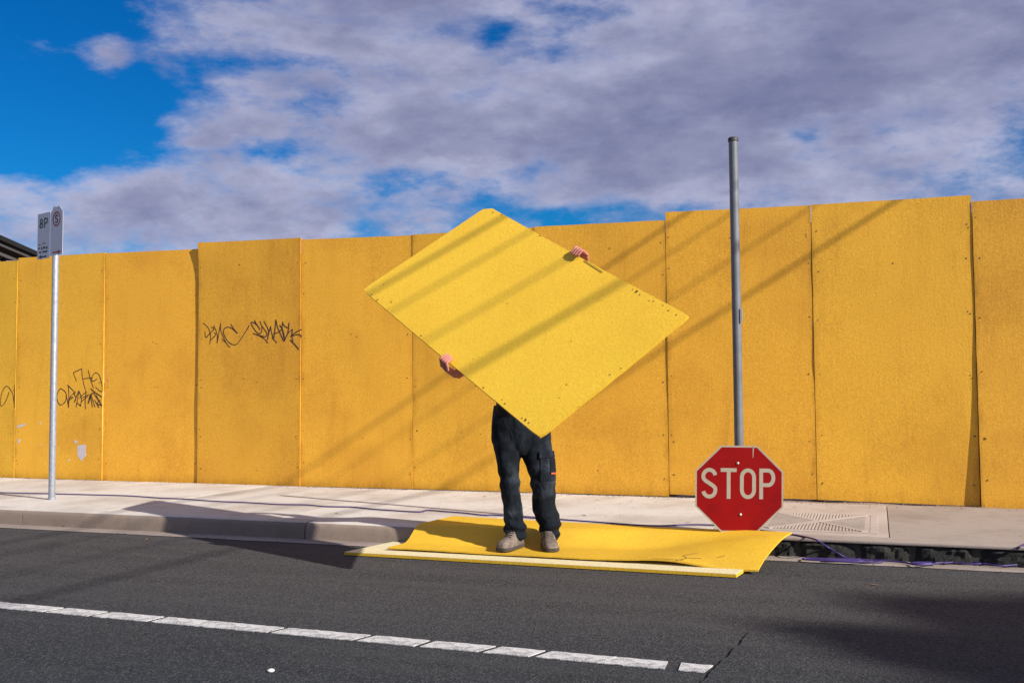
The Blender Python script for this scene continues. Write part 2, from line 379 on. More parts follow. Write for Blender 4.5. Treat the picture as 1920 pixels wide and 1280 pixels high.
# ------------------------------------------------------------------ the setting
FP = .12; FY = 8.52; PW = 1.2048; PX0 = -7.698
def kerb_y(x):
    t = min(1, max(0, (x+2.6)/1.6)); t = t*t*(3-2*t); return 6.09 + .24*t
tag(obj('ground', [(-900, -900, -.5), (900, -900, -.5), (900, 900, -.5), (-900, 900, -.5)], [(0, 1, 2, 3)], VERGE), kind='structure')
tag(obj('building_site_ground', [(-60, 8.75, .08), (60, 8.75, .08), (60, 140, .08), (-60, 140, .08)], [(0, 1, 2, 3)], DIRT), kind='structure')
tag(obj('road', [(-60, -4.5, -.004), (60, -4.5, -.004), (60, 6.45, 0), (-60, 6.45, 0)], [(0, 1, 2, 3)], ASPH), kind='structure')
tag(MB().box((-60, -7.5, -.2), (60, -4.5, .13), .02).build('opposite_footpath', FPM), kind='structure')
# gutter strip with slightly ragged asphalt edge
xs = np.linspace(-24, 16, 321); V = []; F = []
for i, x in enumerate(xs):
    e = .012*noise.noise(Vector((x*3, 0, 0)))+.008*noise.noise(Vector((x*11, 5, 0)))
    y1 = kerb_y(x); V += [(x, y1-.145+e, .003), (x, y1-.125+e, .010), (x, y1+.02, .007)]
    if i: F += [(3*i-3, 3*i, 3*i+1, 3*i-2), (3*i-2, 3*i+1, 3*i+2, 3*i-1)]
tag(obj('gutter', V, F, GUTM), kind='structure')
# kerb stones
PIT0, PIT1 = -.70, 3.0
kerb = empty('kerb', (-3, 6.1, 0)); tag(kerb, kind='structure')
def kerb_piece(xa, xb):
    prof = [(0.0, .0), (.008, .06), (.013, .092), (.020, .106), (.033, .115), (.055, .120), (.172, .122), (.172, -.05), (0, -.05)]
    k_ = max(2, int((xb-xa)/.12)); V = []; F = []; m_ = len(prof)
    for i in range(k_+1):
        x = xa+(xb-xa)*i/k_; b = kerb_y(x)
        for j, (py, pz) in enumerate(prof):
            jx = .003*noise.noise(Vector((x*6, j*1.3, 2))) if 0 < j < 6 else 0
            V.append((x, b+py+jx, pz+jx*.6))
    for i in range(k_):
        for j in range(m_): F.append((i*m_+j, i*m_+(j+1) % m_, (i+1)*m_+(j+1) % m_, (i+1)*m_+j))
    F += [tuple(range(m_)), tuple(range(k_*m_, (k_+1)*m_))[::-1]]
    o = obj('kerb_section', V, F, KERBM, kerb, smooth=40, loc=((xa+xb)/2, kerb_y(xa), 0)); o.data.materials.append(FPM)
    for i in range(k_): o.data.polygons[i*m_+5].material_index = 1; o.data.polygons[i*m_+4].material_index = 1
kj = [-24, -21.2, -18.4, -15.6, -12.7, -9.6, -6.29, -3.75, -2.0, PIT0]
for a, b in zip(kj, kj[1:]): kerb_piece(a+.004, b-.004)
kj = [PIT1, 4.6, 6.8, 9, 12, 16]
for a, b in zip(kj, kj[1:]): kerb_piece(a+.004, b-.004)
# footpath slabs
foot = empty('footpath', (-3, 7.3, 0)); tag(foot, kind='structure')
sj = [-24, -21, -18.2, -15.4, -12.6, -10.5, -8.7, -7.1, -5.62, -4.1, -2.55, -1.02, .055, 1.75, 3.4, 5.1, 7, 9, 12, 16]
for i, (a, b) in enumerate(zip(sj, sj[1:])):
    dzs = random.uniform(-.002, .002); g = .003
    grey = a > 0; yb = 8.34 if a > -1.1 else 8.46
    ya, yb2 = kerb_y(a)+.176, kerb_y(b)+.176
    if abs(a-.055) < .01: dzs -= .002
    poly = [(a+g, ya, -.05), (b-g, yb2, -.05), (b-g, yb, -.05), (a+g, yb, -.05)]
    bm = bmesh.new(); vs = [bm.verts.new((p[0], p[1], z)) for z in (-.05, FP+dzs) for p in poly]
    bm.faces.new(vs[3::-1]); top = bm.faces.new(vs[4:])
    for q in range(4): bm.faces.new((vs[q], vs[(q+1) % 4], vs[(q+1) % 4+4], vs[q+4]))
    bm.verts.index_update()
    obj('concrete_slab', [v.co[:] for v in bm.verts], [[v.index for v in f.verts] for f in bm.faces], FPD if grey else (FPR if abs(a+1.02) < .01 else FPM), foot, loc=((a+b)/2, 7.3, 0)); bm.free()
# dirt strip at the foot of the hoarding
V = []; F = []; xs = np.linspace(-24, 16, 400); ys = np.linspace(8.30, 8.80, 9)
for i, x in enumerate(xs):
    for j, y in enumerate(ys):
        h = .098 + .022*min(1, j/2)*(.5+.9*noise.noise(Vector((x*2.5, y*9, 0))))+.006*noise.noise(Vector((x*20, y*20, 3)))
        if x < -1.3: h -= .012
        V.append((x, y, h))
        if i and j: a = i*9+j; F.append((a-10, a-1, a, a-9))
tag(obj('dirt_strip', V, F, DIRT, smooth=60), kind='structure')
# painted line, broken into worn lengths
line = empty('road_line', (-2.3, 3.83, 0)); tag(line, kind='structure')
lp = lambda px, py: at(px, py, 2, .004)
cuts0 = [(-620, 0), (-520, 0), (-300, 1), (-150, 0), (0, 0), (103, 1), (187, 1), (295, 1), (372, 0), (521, 1), (682, 1), (797, 1), (918, 1), (1013, 1), (1140, 0), (1262, 2), (1330, 0)]
cuts = [(a_, g_, random.uniform(.012, .05)*(1 if random.random() < .8 else -.4)) for a_, g_ in cuts0]
L0 = at(0, 1133, 2, .004); L1 = at(1320, 1252, 2, .004); ld = (L1-L0)/np.linalg.norm(L1-L0); ln = np.array([-ld[1], ld[0], 0])
def lx(px):
    y = 1133+119*px/1320; return float((at(px, y, 2, .004)-L0) @ ld)
for (a, g0, k0), (b, g1, k1_) in zip(cuts, cuts[1:]):
    s0 = lx(a)+.011*(g0+.3); s1 = lx(b)-.011*(g1+.3); k_ = max(3, int((s1-s0)/.025)); top = []; bot = []
    for i in range(k_+1):
        s_ = s0+(s1-s0)*i/k_; sk = k0+(k1_-k0)*i/k_; j1 = .005*noise.noise(Vector((s_*30, 1, 0)))+.003*random.uniform(-1, 1); j2 = .005*noise.noise(Vector((s_*30, 8, 0)))+.003*random.uniform(-1, 1)
        top.append(L0+ld*(s_+sk*.5)+ln*(.051+j1)); bot.append(L0+ld*(s_-sk*.5)+ln*(-.051+j2))
    m_ = k_+1; V = []; F = []
    for z in (.0005, .0042):
        V += [(p[0], p[1], z) for p in top]+[(p[0], p[1], z) for p in bot]
    for i in range(k_):
        F += [(2*m_+i, 3*m_+i, 3*m_+i+1, 2*m_+i+1), (i, 2*m_+i, 2*m_+i+1, i+1), (m_+i, m_+i+1, 3*m_+i+1, 3*m_+i)]
    F += [(0, m_, 3*m_, 2*m_), (m_-1, 3*m_-1, 4*m_-1, 2*m_-1)]
    obj('paint_segment', V, F, RPAINT, line, loc=tuple(L0+ld*(s0+s1)/2))
# asphalt patch (slightly raised newer sheet with a ragged edge)
pc = [at(1410, 1186, 2, 0)[:2], at(1345, 1250, 2, 0)[:2], at(1300, 1300, 2, 0)[:2], np.array([-.62, 2.2]), np.array([7, 2.0]), np.array([7, 4.55]), at(1700, 1203, 2, 0)[:2], at(1560, 1192, 2, 0)[:2]]
edge = []
for a, b in zip(pc, pc[1:]+pc[:1]):
    k_ = max(2, int(np.linalg.norm(b-a)/.04))
    for i in range(k_):
        q = a+(b-a)*i/k_; edge.append((q[0]+.014*noise.noise(Vector((q[0]*14, q[1]*14, 0))), q[1]+.014*noise.noise(Vector((q[0]*14, q[1]*14, 7)))))
tag(MB().prism([(x, y, -.01) for x, y in edge], (0, 0, .018)).build('road_patch', ASPH), kind='structure')

# ------------------------------------------------------------------ drain inlet and its cover
YK = kerb_y(0)
cap = MB().box((PIT0+.004, YK-.004, .103), (PIT1-.004, YK+.172, .1225), .007).build('kerb_capping', FPD, kerb)
jx = [PIT0]+[at(px, 1030, 1, YK)[0] for px in (1493, 1608, 1709, 1830)]+[1.0, 1.34, 1.70, 2.04, 2.38, 2.71, PIT1]
for a, b in zip(jx, jx[1:]):
    V = []; F = []; na, nb = 14, 6; a2, b2 = a+.012, b-.012
    for i in range(na+1):
        for j in range(nb+1):
            u, v = i/na, j/nb; x = a2+(b2-a2)*u; z = -.02+.1215*v
            bul = min(1, 6*min(u, 1-u))*min(1, 4*min(v, 1-v)+.35)
            V.append((x, YK+.030-.030*bul-.022*noise.noise(Vector((x*17, z*21, a)))*bul-.010*noise.noise(Vector((x*48, z*55, a))), z))
    k0_ = len(V)
    for i in range(na+1):
        for j in (0, nb): V.append((a2+(b2-a2)*i/na, YK+.16, -.02+.1215*j/nb))
    J = lambda i, j: i*(nb+1)+j
    for i in range(na):
        for j in range(nb): F.append((J(i, j), J(i+1, j), J(i+1, j+1), J(i, j+1)))
        F.append((J(i, nb), J(i+1, nb), k0_+2*i+3, k0_+2*i+1))
    F += [tuple(J(0, j) for j in range(nb, -1, -1))[::1]+(k0_, k0_+1), tuple(J(na, j) for j in range(nb+1))+(k0_+2*na+1, k0_+2*na)]
    obj('kerb_stone', V, F, BLUES, kerb, loc=((a+b)/2, YK, 0))
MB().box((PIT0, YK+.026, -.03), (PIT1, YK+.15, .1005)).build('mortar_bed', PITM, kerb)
cv = empty('access_cover', (-.36, 7.15, FP)); tag(cv, 'pale rectangular access cover with ribbed triangles set in the footpath', 'access cover')
cx0, cx1, cyy0, cyy1 = -.72, -.06, 6.70, 7.62; zt = FP+.001
MB().box((cx0, cyy0, FP-.02), (cx1, cyy1, zt), .002).build('lid', LIDM, cv)
m_ = MB()
for a, b in (((cx0-.05, cyy0-.05), (cx1+.05, cyy0)), ((cx0-.05, cyy1), (cx1+.05, cyy1+.05)), ((cx0-.05, cyy0), (cx0, cyy1)), ((cx1, cyy0), (cx1+.05, cyy1))):
    m_.box((a[0]+.002, a[1]+.002, FP-.02), (b[0]-.002, b[1]-.002, FP+.0022), .0008)
m_.build('frame', LIDM, cv)
mx, my = (cx0+cx1)/2, (cyy0+cyy1)/2; hw, hh = (cx1-cx0)/2-.03, (cyy1-cyy0)/2-.03
for ax_, ay_ in ((1, 1), (1, -1)):
    a = np.array([mx-hw*ax_, my-hh*ay_, 0]); b = np.array([mx+hw*ax_, my+hh*ay_, 0]); t = (b-a)/np.linalg.norm(b-a); q = np.array([-t[1], t[0], 0])*.022
    MB().prism([p+np.array([0, 0, FP-.01]) for p in (a-q, b-q, b+q, a+q)], (0, 0, .0165 if ay_ > 0 else .0155)).build('cross_bar', LIDM, cv)
rb = MB(); x = mx-hw+.01
while x < mx+hw:
    f_ = abs(x-mx)/hw*hh
    for s_ in (1, -1):
        y0, y1 = my+s_*(f_+.035), my+s_*hh
        if abs(y1-my) > abs(y0-my)+.01: rb.box((x-.0045, min(y0, y1), FP), (x+.0045, max(y0, y1), FP+.0055))
    x += .021
y = my-hh+.01
while y < my+hh:
    f_ = abs(y-my)/hh*hw
    for s_ in (1, -1):
        x0, x1 = mx+s_*(f_+.035), mx+s_*hw
        if abs(x1-mx) > abs(x0-mx)+.01: rb.box((min(x0, x1), y-.0045, FP), (max(x0, x1), y+.0045, FP+.0055))
    y += .021
rb.build('ribs', LIDM, cv, kind='stuff')

# ------------------------------------------------------------------ hoarding
fence = empty('hoarding_fence', (-3, FY, FP)); tag(fence, 'long yellow painted plywood hoarding along the back of the footpath', 'fence')
# per panel: top left/right, bottom left/right, push forward left/right (m), list of curls (corner u, v, amount, radius)
PAN = {-1: (2.507, 2.507, .115, .117, .010, .012, []), 0: (2.536, 2.529, .117, .116, .004, .013, [(1, .30, .006, .25)]), 1: (2.522, 2.505, .105, .105, .004, .000, []),
       2: (2.563, 2.546, .106, .115, .017, .015, [(0, 1., .022, .13), (0, .35, .006, .3)]), 3: (2.529, 2.499, .115, .120, .002, .006, []), 4: (2.504, 2.496, .120, .121, .004, .003, []),
       5: (2.503, 2.484, .121, .120, .003, .006, []), 6: (2.553, 2.529, .138, .128, .010, .008, []), 7: (2.533, 2.523, .128, .111, .004, .002, [(0, .45, .010, .3)]), 8: (2.472, 2.467, .096, .093, .006, .004, [(0, .0, .034, .62)])}
panels = {}
for i in range(-12, 17):
    if i in PAN: tl, tr, bl, br, fl, fr, cur = PAN[i]
    else: tl = 2.51+random.uniform(-.03, .04); tr = tl+random.uniform(-.02, .02); bl, br = .11, .11; fl, fr = random.uniform(0, .02), random.uniform(0, .02); cur = []
    xa = PX0+(i-1+1)*PW - PW*0 - PW*1 + PW; xa = PX0+(i-1)*PW; xb = xa+PW
    xa += .002; xb -= .003
    nu, nv = 14, 28; V = []; F = []; ph = [random.uniform(0, 6) for _ in range(6)]; am = random.uniform(.002, .0045)
    for back in (0, 1):
        for a in range(nu+1):
            for b in range(nv+1):
                u, v = a/nu, b/nv
                x = xa+(xb-xa)*u; z0 = bl+(br-bl)*u; z1 = tl+(tr-tl)*u
                z0 += .004*noise.noise(Vector((x*9, 3, i))); z1 += .003*noise.noise(Vector((x*9, 9, i)))
                z = z0+(z1-z0)*v
                y = FY-(fl+(fr-fl)*u)-am*(math.sin(3.1*v+ph[0])*math.sin(2.6*u+ph[1])+.6*math.sin(6.5*v+ph[2])*math.cos(4*u+ph[3]))-.0035*noise.noise(Vector((x*2.2, z*1.7, i*3.3)))
                for cu, cvv, amt, rr in cur:
                    d = math.hypot((u-cu)*.55, (v-cvv)); y -= amt*max(0, 1-d/rr)**1.5
                if b in (0, nv) or a in (0, nu): x += .0015*noise.noise(Vector((x*40, z*14, i)))
                V.append((x, y+.0165*back, z))
    m0 = (nu+1)*(nv+1); I = lambda a, b: a*(nv+1)+b
    for a in range(nu):
        for b in range(nv):
            q = (I(a, b), I(a+1, b), I(a+1, b+1), I(a, b+1)); F += [q, tuple(k_+m0 for k_ in q[::-1])]
    for a in range(nu):
        F += [(I(a, 0), I(a, 0)+m0, I(a+1, 0)+m0, I(a+1, 0)), (I(a, nv), I(a+1, nv), I(a+1, nv)+m0, I(a, nv)+m0)]
    for b in range(nv):
        F += [(I(0, b), I(0, b+1), I(0, b+1)+m0, I(0, b)+m0), (I(nu, b), I(nu, b)+m0, I(nu, b+1)+m0, I(nu, b+1))]
    p = obj('plywood_panel', V, F, YEL, fence, loc=((xa+xb)/2, FY, FP), smooth=50); panels[i] = (p, np.array(V[:m0]).reshape(nu+1, nv+1, 3), xa, xb)
    if -2 <= i <= 10:
        sw = MB()
        for zz_ in (.30, .62, 1.12, 1.58, 2.02, 2.30):
            for u in (.028, .972, .5):
                if u == .5 and random.random() < .55: continue
                for _ in range(1 if random.random() < .75 else 2):
                    uu = u+random.uniform(-.012, .012)+(random.uniform(-.1, .1) if u == .5 else 0); z = zz_+random.uniform(-.05, .05)
                    g = panels[i][1]; a = min(nu-1, int(uu*nu)); b = min(nv-1, int((z-.12)/2.4*nv)); y = min(g[a, b, 1], g[a+1, b, 1])
                    x = xa+(xb-xa)*uu; sw.tube([(x, y+.004, z), (x, y-.0015, z)], random.uniform(.004, .0065), 7)
        sw.build('screw_heads', RUST, p, kind='stuff')
for i in range(-12, 17, 1):
    xa = PX0+(i-1)*PW
    MB().box((xa-.045, FY+.062, -.1), (xa+.045, FY+.13, 2.40), .004).build('post', WOOD, fence, loc=(xa, FY+.1, 0))
for z in (.45, 1.1, 1.58, 2.05): MB().box((PX0-13*PW, FY+.0275, z-.045), (PX0+16*PW, FY+.061, z+.045)).build('rail', WOOD, fence)

def surf(px, py, i=None):
    """point on the front of a panel seen through a pixel, and its panel"""
    q = at(px, py, 1, FY); k_ = i if i is not None else int(math.floor((q[0]-PX0)/PW))+1
    p, g, xa, xb = panels[k_]
    u = min(.999, max(0, (q[0]-xa)/(xb-xa)))*14; v = min(.999, max(0, (q[2]-.12)/2.4))*28; a, b = int(u), int(v); fu, fv = u-a, v-b
    y = (g[a, b, 1]*(1-fu)+g[a+1, b, 1]*fu)*(1-fv)+(g[a, b+1, 1]*(1-fu)+g[a+1, b+1, 1]*fu)*fv
    return np.array(at(px, py, 1, y)), p
def scrawl(strokes, ox, oy, s, i, rad_):
    mb = MB(); par = panels[i][0]
    for k_, st in enumerate(strokes):
        P = spline(st, 3) if len(st) > 2 else [np.array(q, float) for q in st]
        Q = [surf(ox+q[0]/s, oy+q[1]/s, i)[0] for q in P]
        mb.tube(Q, [(rad_*random.uniform(.8, 1.2), .0012+.0001*k_) for _ in Q], 6, flat=(0, -1, 0))
    return mb.build('graffiti', INK, par, smooth=60)
scrawl([[(165, 285), (215, 325), (250, 370), (270, 430), (278, 500), (265, 600)], [(195, 405), (205, 505), (265, 440), (330, 370), (285, 345)], [(325, 320), (350, 375), (375, 440), (380, 500), (376, 590)],
        [(330, 430), (360, 450), (320, 500), (270, 550)], [(378, 585), (400, 450), (428, 285)], [(428, 285), (430, 380), (450, 450), (500, 560), (565, 650)], [(445, 520), (505, 575), (568, 650)],
        [(580, 295), (620, 360), (682, 440)], [(680, 440), (600, 365), (540, 345), (490, 365), (470, 410), (480, 460), (530, 550), (590, 600), (650, 610), (700, 570), (780, 450), (860, 320)],
        [(935, 240), (975, 310), (1022, 385)], [(1020, 380), (960, 300), (890, 270), (900, 320), (960, 410), (1010, 445), (1040, 420), (1050, 340), (1020, 255)], [(1050, 330), (1110, 410), (1125, 460), (1100, 490), (1050, 480), (915, 440)],
        [(915, 440), (1060, 500), (1140, 585)], [(1080, 255), (1140, 370), (1150, 420), (1130, 540)], [(1130, 540), (1180, 330)], [(1180, 330), (1190, 400), (1215, 500)], [(1200, 500), (1275, 582)],
        [(1225, 520), (1240, 430), (1260, 230)], [(1260, 230), (1290, 360), (1380, 560)], [(1225, 445), (1290, 425), (1350, 375)], [(1315, 315), (1365, 390), (1395, 530)], [(1365, 265), (1375, 310), (1420, 350), (1445, 345), (1458, 280)],
        [(1365, 265), (1355, 360), (1392, 545)], [(1385, 555), (1440, 440), (1510, 375)], [(1458, 280), (1450, 350), (1440, 430), (1400, 520)], [(1510, 375), (1500, 470), (1520, 560)], [(1645, 380), (1570, 415), (1480, 485)], [(1480, 485), (1590, 455), (1630, 468), (1645, 492)],
        [(1475, 535), (1540, 600), (1605, 680)]], 360, 570, 8.0, 2, .0052)
scrawl([[(835, 320), (800, 225)], [(800, 225), (890, 180)], [(890, 180), (900, 280), (925, 390), (945, 440)], [(905, 290), (1010, 280)], [(962, 195), (985, 290), (1020, 390)],
        [(1060, 290), (1015, 320), (1000, 280), (1040, 225), (1080, 250), (1110, 340), (1118, 410), (1100, 430), (1040, 380)],
        [(660, 395), (630, 440), (620, 500), (640, 560), (670, 575), (710, 540), (725, 480), (710, 430), (660, 395)], [(720, 470), (735, 520), (748, 605)], [(745, 360), (752, 480), (748, 605)], [(735, 355), (790, 410), (825, 440)], [(825, 440), (770, 480), (745, 545)],
        [(755, 500), (800, 490), (745, 530)], [(800, 440), (830, 500), (810, 545)], [(810, 545), (860, 420)], [(860, 420), (850, 500), (830, 600)], [(860, 420), (890, 500), (880, 580)], [(840, 550), (885, 590)], [(870, 500), (940, 430)], [(940, 430), (930, 540), (935, 620)], [(900, 500), (970, 460)],
        [(885, 540), (960, 480)], [(960, 560), (985, 460)], [(985, 460), (1010, 600)], [(1000, 480), (1040, 600)], [(1000, 450), (965, 560)], [(1035, 520), (1080, 605)], [(990, 395), (1040, 440), (1115, 490)], [(1020, 440), (1112, 580)], [(1112, 580), (1060, 560), (1095, 520)], [(1115, 590), (1050, 470)], [(1010, 440), (970, 540)]], 0, 660, 5.818, 0, .0052)
scrawl([[(100, 430), (60, 540), (20, 585), (5, 570), (15, 460), (60, 375), (100, 390), (140, 460), (150, 540), (158, 605)], [(156, 355), (158, 480), (154, 600)]], 0, 660, 5.818, -1, .0052)
def bare(poly, i, ox=0, oy=660, s=5.818):
    Q = []
    for a, b in zip(poly, poly[1:]+poly[:1]):
        for t in (0, .33, .66): Q.append((a[0]+(b[0]-a[0])*t+random.uniform(-5, 5), a[1]+(b[1]-a[1])*t+random.uniform(-5, 5)))
    MB().prism([surf(ox+q[0]/s, oy+q[1]/s, i)[0]+np.array([0, -.0012, 0]) for q in Q], (0, .004, 0)).build('bare_patch', BARE, panels[i][0])
bare([(845, 1015), (940, 1005), (930, 1080), (942, 1120), (890, 1190), (850, 1130)], 0)
bare([(805, 960), (850, 965), (845, 990), (815, 995)], 0)
bare([(195, 960), (228, 940), (215, 990), (200, 1000)], 0); bare([(425, 765), (460, 755), (440, 785)], 0); bare([(730, 1175), (760, 1160), (755, 1185)], 0)
bare([(180, 800), (280, 780), (275, 800), (200, 825)], 0); bare([(445, 1005), (465, 1010), (455, 1025)], 0)
for px, py, i in ((716, 690, 1), (1455, 1000, 7)): pass

# ------------------------------------------------------------------ stop sign
ax3 = np.array([cy, sy, 0.]); az3 = np.array([0, 0, 1.]); toC = np.array([sy, -cy, 0.])
SB = np.array([-.815, 6.40, 0]); st = empty('stop_sign', (SB[0], SB[1], FP)); tag(st, 'red octagonal stop sign slid down to the foot of its bare grey pole', 'stop sign')
ptop = at(1373, 262, 1, SB[1])[2]
pl = MB().tube([(SB[0], SB[1], .0), (SB[0], SB[1], 1.2), (SB[0]-.002, SB[1], ptop)], .0285, 24).build('pole', GALVD, st, smooth=40)
MB().tube([(SB[0]-.002, SB[1], ptop-.012), (SB[0]-.002, SB[1], ptop+.006), (SB[0]-.002, SB[1], ptop+.012)], [.0325, .0325, .028], 24).build('cap', CAPM, pl, smooth=40)
q = at(1389, 590, 1, SB[1]-.03); MB().prism([q+ax3*a+az3*b for a, b in ((.004, -.045), (.013, -.045), (.013, .045), (.004, .045))], -toC*.006).build('sticker', SIGNW, pl)
PC = SB + toC*.045; 
d_ = ray(1386, 916); t_ = float((PC-CAM) @ toC)/float(d_ @ toC); PC = CAM+d_*t_
dep = float((PC-CAM) @ fwd); ppm = FPX/dep; RI = 82.5/ppm
rot2 = lambda p, a: np.array([p[0]*math.cos(a)-p[1]*math.sin(a), p[0]*math.sin(a)+p[1]*math.cos(a)])
SR = rad(-1.2); sax = ax3*math.cos(SR)+az3*math.sin(SR); say = -ax3*math.sin(SR)+az3*math.cos(SR); snr = np.cross(sax, say)
def octo(r, rc=.0):
    out = []
    for k_ in range(8):
        a = rad(22.5+45*k_); R_ = r/math.cos(rad(22.5)); out.append((R_*math.cos(a), R_*math.sin(a)*.975))
    return out
S3 = lambda p, h: PC+sax*p[0]+say*p[1]+snr*h
pt = MB().prism([S3(p, 0) for p in octo(RI)], snr*.0022).build('plate', SIGNW, st)
MB().prism([S3(p, .0018) for p in octo(RI*.962)], snr*.0012).build('red_face', RED, pt)
def letters(mb, word, h, wd, sw, gap, O, ax_, ay_, off, th):
    """stroke-built capitals; h height, wd width, sw stroke"""
    tot = len(word)*wd+(len(word)-1)*gap; x = -tot/2
    for ch in word:
        H, W, r_ = h/2-sw/2, wd/2-sw/2, []
        c0 = x+wd/2
        arc = lambda cx_, cyy, rx, ry, a0, a1, n_=9: [(cx_+rx*math.cos(rad(a0+(a1-a0)*k_/n_)), cyy+ry*math.sin(rad(a0+(a1-a0)*k_/n_))) for k_ in range(n_+1)]
        if ch == 'S':
            rr = H/2
            path = arc(0, H-rr, W, rr, 12, 180, 11)+[(-W*.94, H-rr-rr*.3)]+[(-W*.62, rr*.36), (W*.62, -rr*.36)]+[(W*.94, -H+rr+rr*.3)]+arc(0, -H+rr, W, rr, 0, -168, 11)
            mb.strip([(c0+p[0], p[1]) for p in path], sw, O, ax_, ay_, off, th)
        elif ch == 'T':
            mb.strip([(c0-wd/2, H), (c0+wd/2, H)], sw, O, ax_, ay_, off, th); mb.strip([(c0, H-sw/2), (c0, -h/2)], sw, O, ax_, ay_, off, th)
        elif ch == 'O':
            rr = min(W*1.15, H)
            path = arc(0, H-rr, W, rr, 0, 180, 12)+arc(0, -H+rr, W, rr, 180, 360, 12)
            mb.strip([(c0+p[0], p[1]) for p in path], sw, O, ax_, ay_, off, th, closed=True)
        elif ch == 'P':
            mb.strip([(c0-W, h/2), (c0-W, -h/2)], sw, O, ax_, ay_, off, th); q2 = h*.30-sw/2
            path = [(-W+sw/2, H)]+[(W*.15, H)]+arc(W*.15, H-q2, W*.85, q2, 80, -80, 10)+[(W*.15, H-2*q2), (-W+sw/2, H-2*q2)]
            mb.strip([(c0+p[0], p[1]) for p in path], sw, O, ax_, ay_, off, th)
        elif ch == '8':
            mb.strip([(c0+p[0], p[1]) for p in arc(0, H*.52, W*.86, H*.46, 0, 360, 16)[:-1]], sw, O, ax_, ay_, off, th, closed=True)
            mb.strip([(c0+p[0], p[1]) for p in arc(0, -H*.50, W, H*.46, 0, 360, 16)[:-1]], sw, O, ax_, ay_, off+.0004, th, closed=True)
        x += wd+gap
    return mb
lm = MB(); letters(lm, 'STOP', 57/ppm, 30/ppm, 7.1/ppm, 6.2/ppm, S3((-2/ppm, 10/ppm), 0), sax, say, .0032, .0008); lm.build('lettering', SIGNW, pt)
for px, py in ((1383, 868), (1388, 964)):
    d_ = ray(px, py); q = CAM+d_*(float((PC-CAM) @ toC)/float(d_ @ toC))
    MB().tube([q, q+toC*.007, q+toC*.011, q+toC*.0125], [.0095, .0095, .006, .001], 12).build('bolt', BOLT, pt, smooth=50)
q = S3((25/ppm, 58/ppm), .003); MB().prism([q+sax*a+say*b for a, b in ((0, 0), (.004, .006), (.007, .06), (.003, .09), (0, .05))], snr*.0006).build('scratch', SIGNW, pt)
for s_ in (.1, -.1): MB().box((SB[0]-.034, SB[1]-.034, PC[2]+s_-.015), (SB[0]+.034, SB[1]+.034, PC[2]+s_+.015), .006).build('bracket', GALV, st)

# ------------------------------------------------------------------ parking sign
PB = np.array([-6.684, 6.795, 0]); pk = empty('parking_sign', (PB[0], PB[1], FP)); tag(pk, 'two white parking plates with red and green print on a slim silver pole', 'parking sign')
ztop = at(96, 388, 1, PB[1])[2]
MB().tube([(PB[0], PB[1], 0), (PB[0], PB[1], ztop-.012), (PB[0], PB[1], ztop)], [.0275, .0275, .02], 20).build('pole', GALV, pk, smooth=40)
MB().tube([(PB[0], PB[1], FP-.01), (PB[0], PB[1], FP+.02)], [.033, .031], 20).build('collar', GALV, pk, smooth=40)
th = rad(37); tpl = ax3*math.cos(th)+toC*math.sin(th); npl = np.cross(tpl, az3)     # plates are turned to face traffic from the left
if npl @ toC < 0: npl = -npl
pz = lambda py: at(96, py, 1, PB[1])[2]
def plate(c0, w_, z0, z1, name, cut):
    O = PB+tpl*c0+npl*.034; r_ = .014
    pts = [(-w_/2, z0), (w_/2, z0), (w_/2, z1-cut*.05), (w_/2-cut*.055, z1), (-w_/2+cut*.055, z1), (-w_/2, z1-cut*.05)] if cut else [(-w_/2, z0), (w_/2, z0), (w_/2, z1), (-w_/2, z1)]
    p = MB().prism([O+tpl*a+az3*b for a, b in pts], npl*.002 if np.cross(tpl, az3) @ npl > 0 else npl*.002).build(name, PLATE, pk)
    return p, O+npl*.002
pR, OR = plate(.072, .205, pz(481), pz(391), 'plate', 1)
pL, OL = plate(-.143, .205, pz(484), pz(398), 'plate', 0)
hgt = pz(391)-pz(481); zm = (pz(391)+pz(481))/2
fl_ = 1.0
g = MB(); letters(g, '8P', .088, .062, .013, .018, OL+az3*(pz(417)), tpl, az3, .001, .0008); g.build('lettering', GREEN, pL)
g = MB()
for (a, b, zc, hh_) in ((-.08, -.05, 457, .008), (-.02, .04, 455, .006), (-.085, -.06, 463, .014), (-.035, -.015, 464, .022), (0, .03, 463, .018), (.045, .07, 464, .02), (-.07, -.03, 471, .012), (-.01, .07, 471, .014)):
    O = OL+az3*pz(zc); g.strip([(a, 0), (b, 0)], hh_, O, tpl, az3, .001, .0008)
g.build('small_print', BLACK, pL, kind='stuff')
def arrow(par, O, d_, m):
    g = MB(); g.strip([(-d_*.06, 0), (d_*.035, 0)], .012, O, tpl, az3, .001, .0008)
    nr = np.cross(tpl, az3); g.prism([O+tpl*a+az3*b+nr*.001 for a, b in ([(d_*.035, -.02), (d_*.075, 0), (d_*.035, .02)])], nr*.0008); g.build('arrow', m, par)
arrow(pL, OL+az3*pz(480), -1, BLACK); arrow(pR, OR+az3*pz(475.5), 1, REDP)
g = MB(); ca = [(.058*math.cos(rad(a)), .058*math.sin(rad(a))) for a in range(0, 360, 15)]
g.strip(ca, .013, OR+az3*pz(414), tpl, az3, .001, .0008, closed=True); g.build('red_ring', REDP, pR)
g = MB(); letters(g, 'S', .074, .05, .012, 0, OR+az3*pz(414), tpl, az3, .001, .0008); g.build('lettering', BLACK, pR)
for py in (405, 466):
    q = PB+az3*pz(py); MB().tube([q-np.array([0, 0, .012]), q+np.array([0, 0, .012])], .0325, 14).build('bracket', GALV, pk)

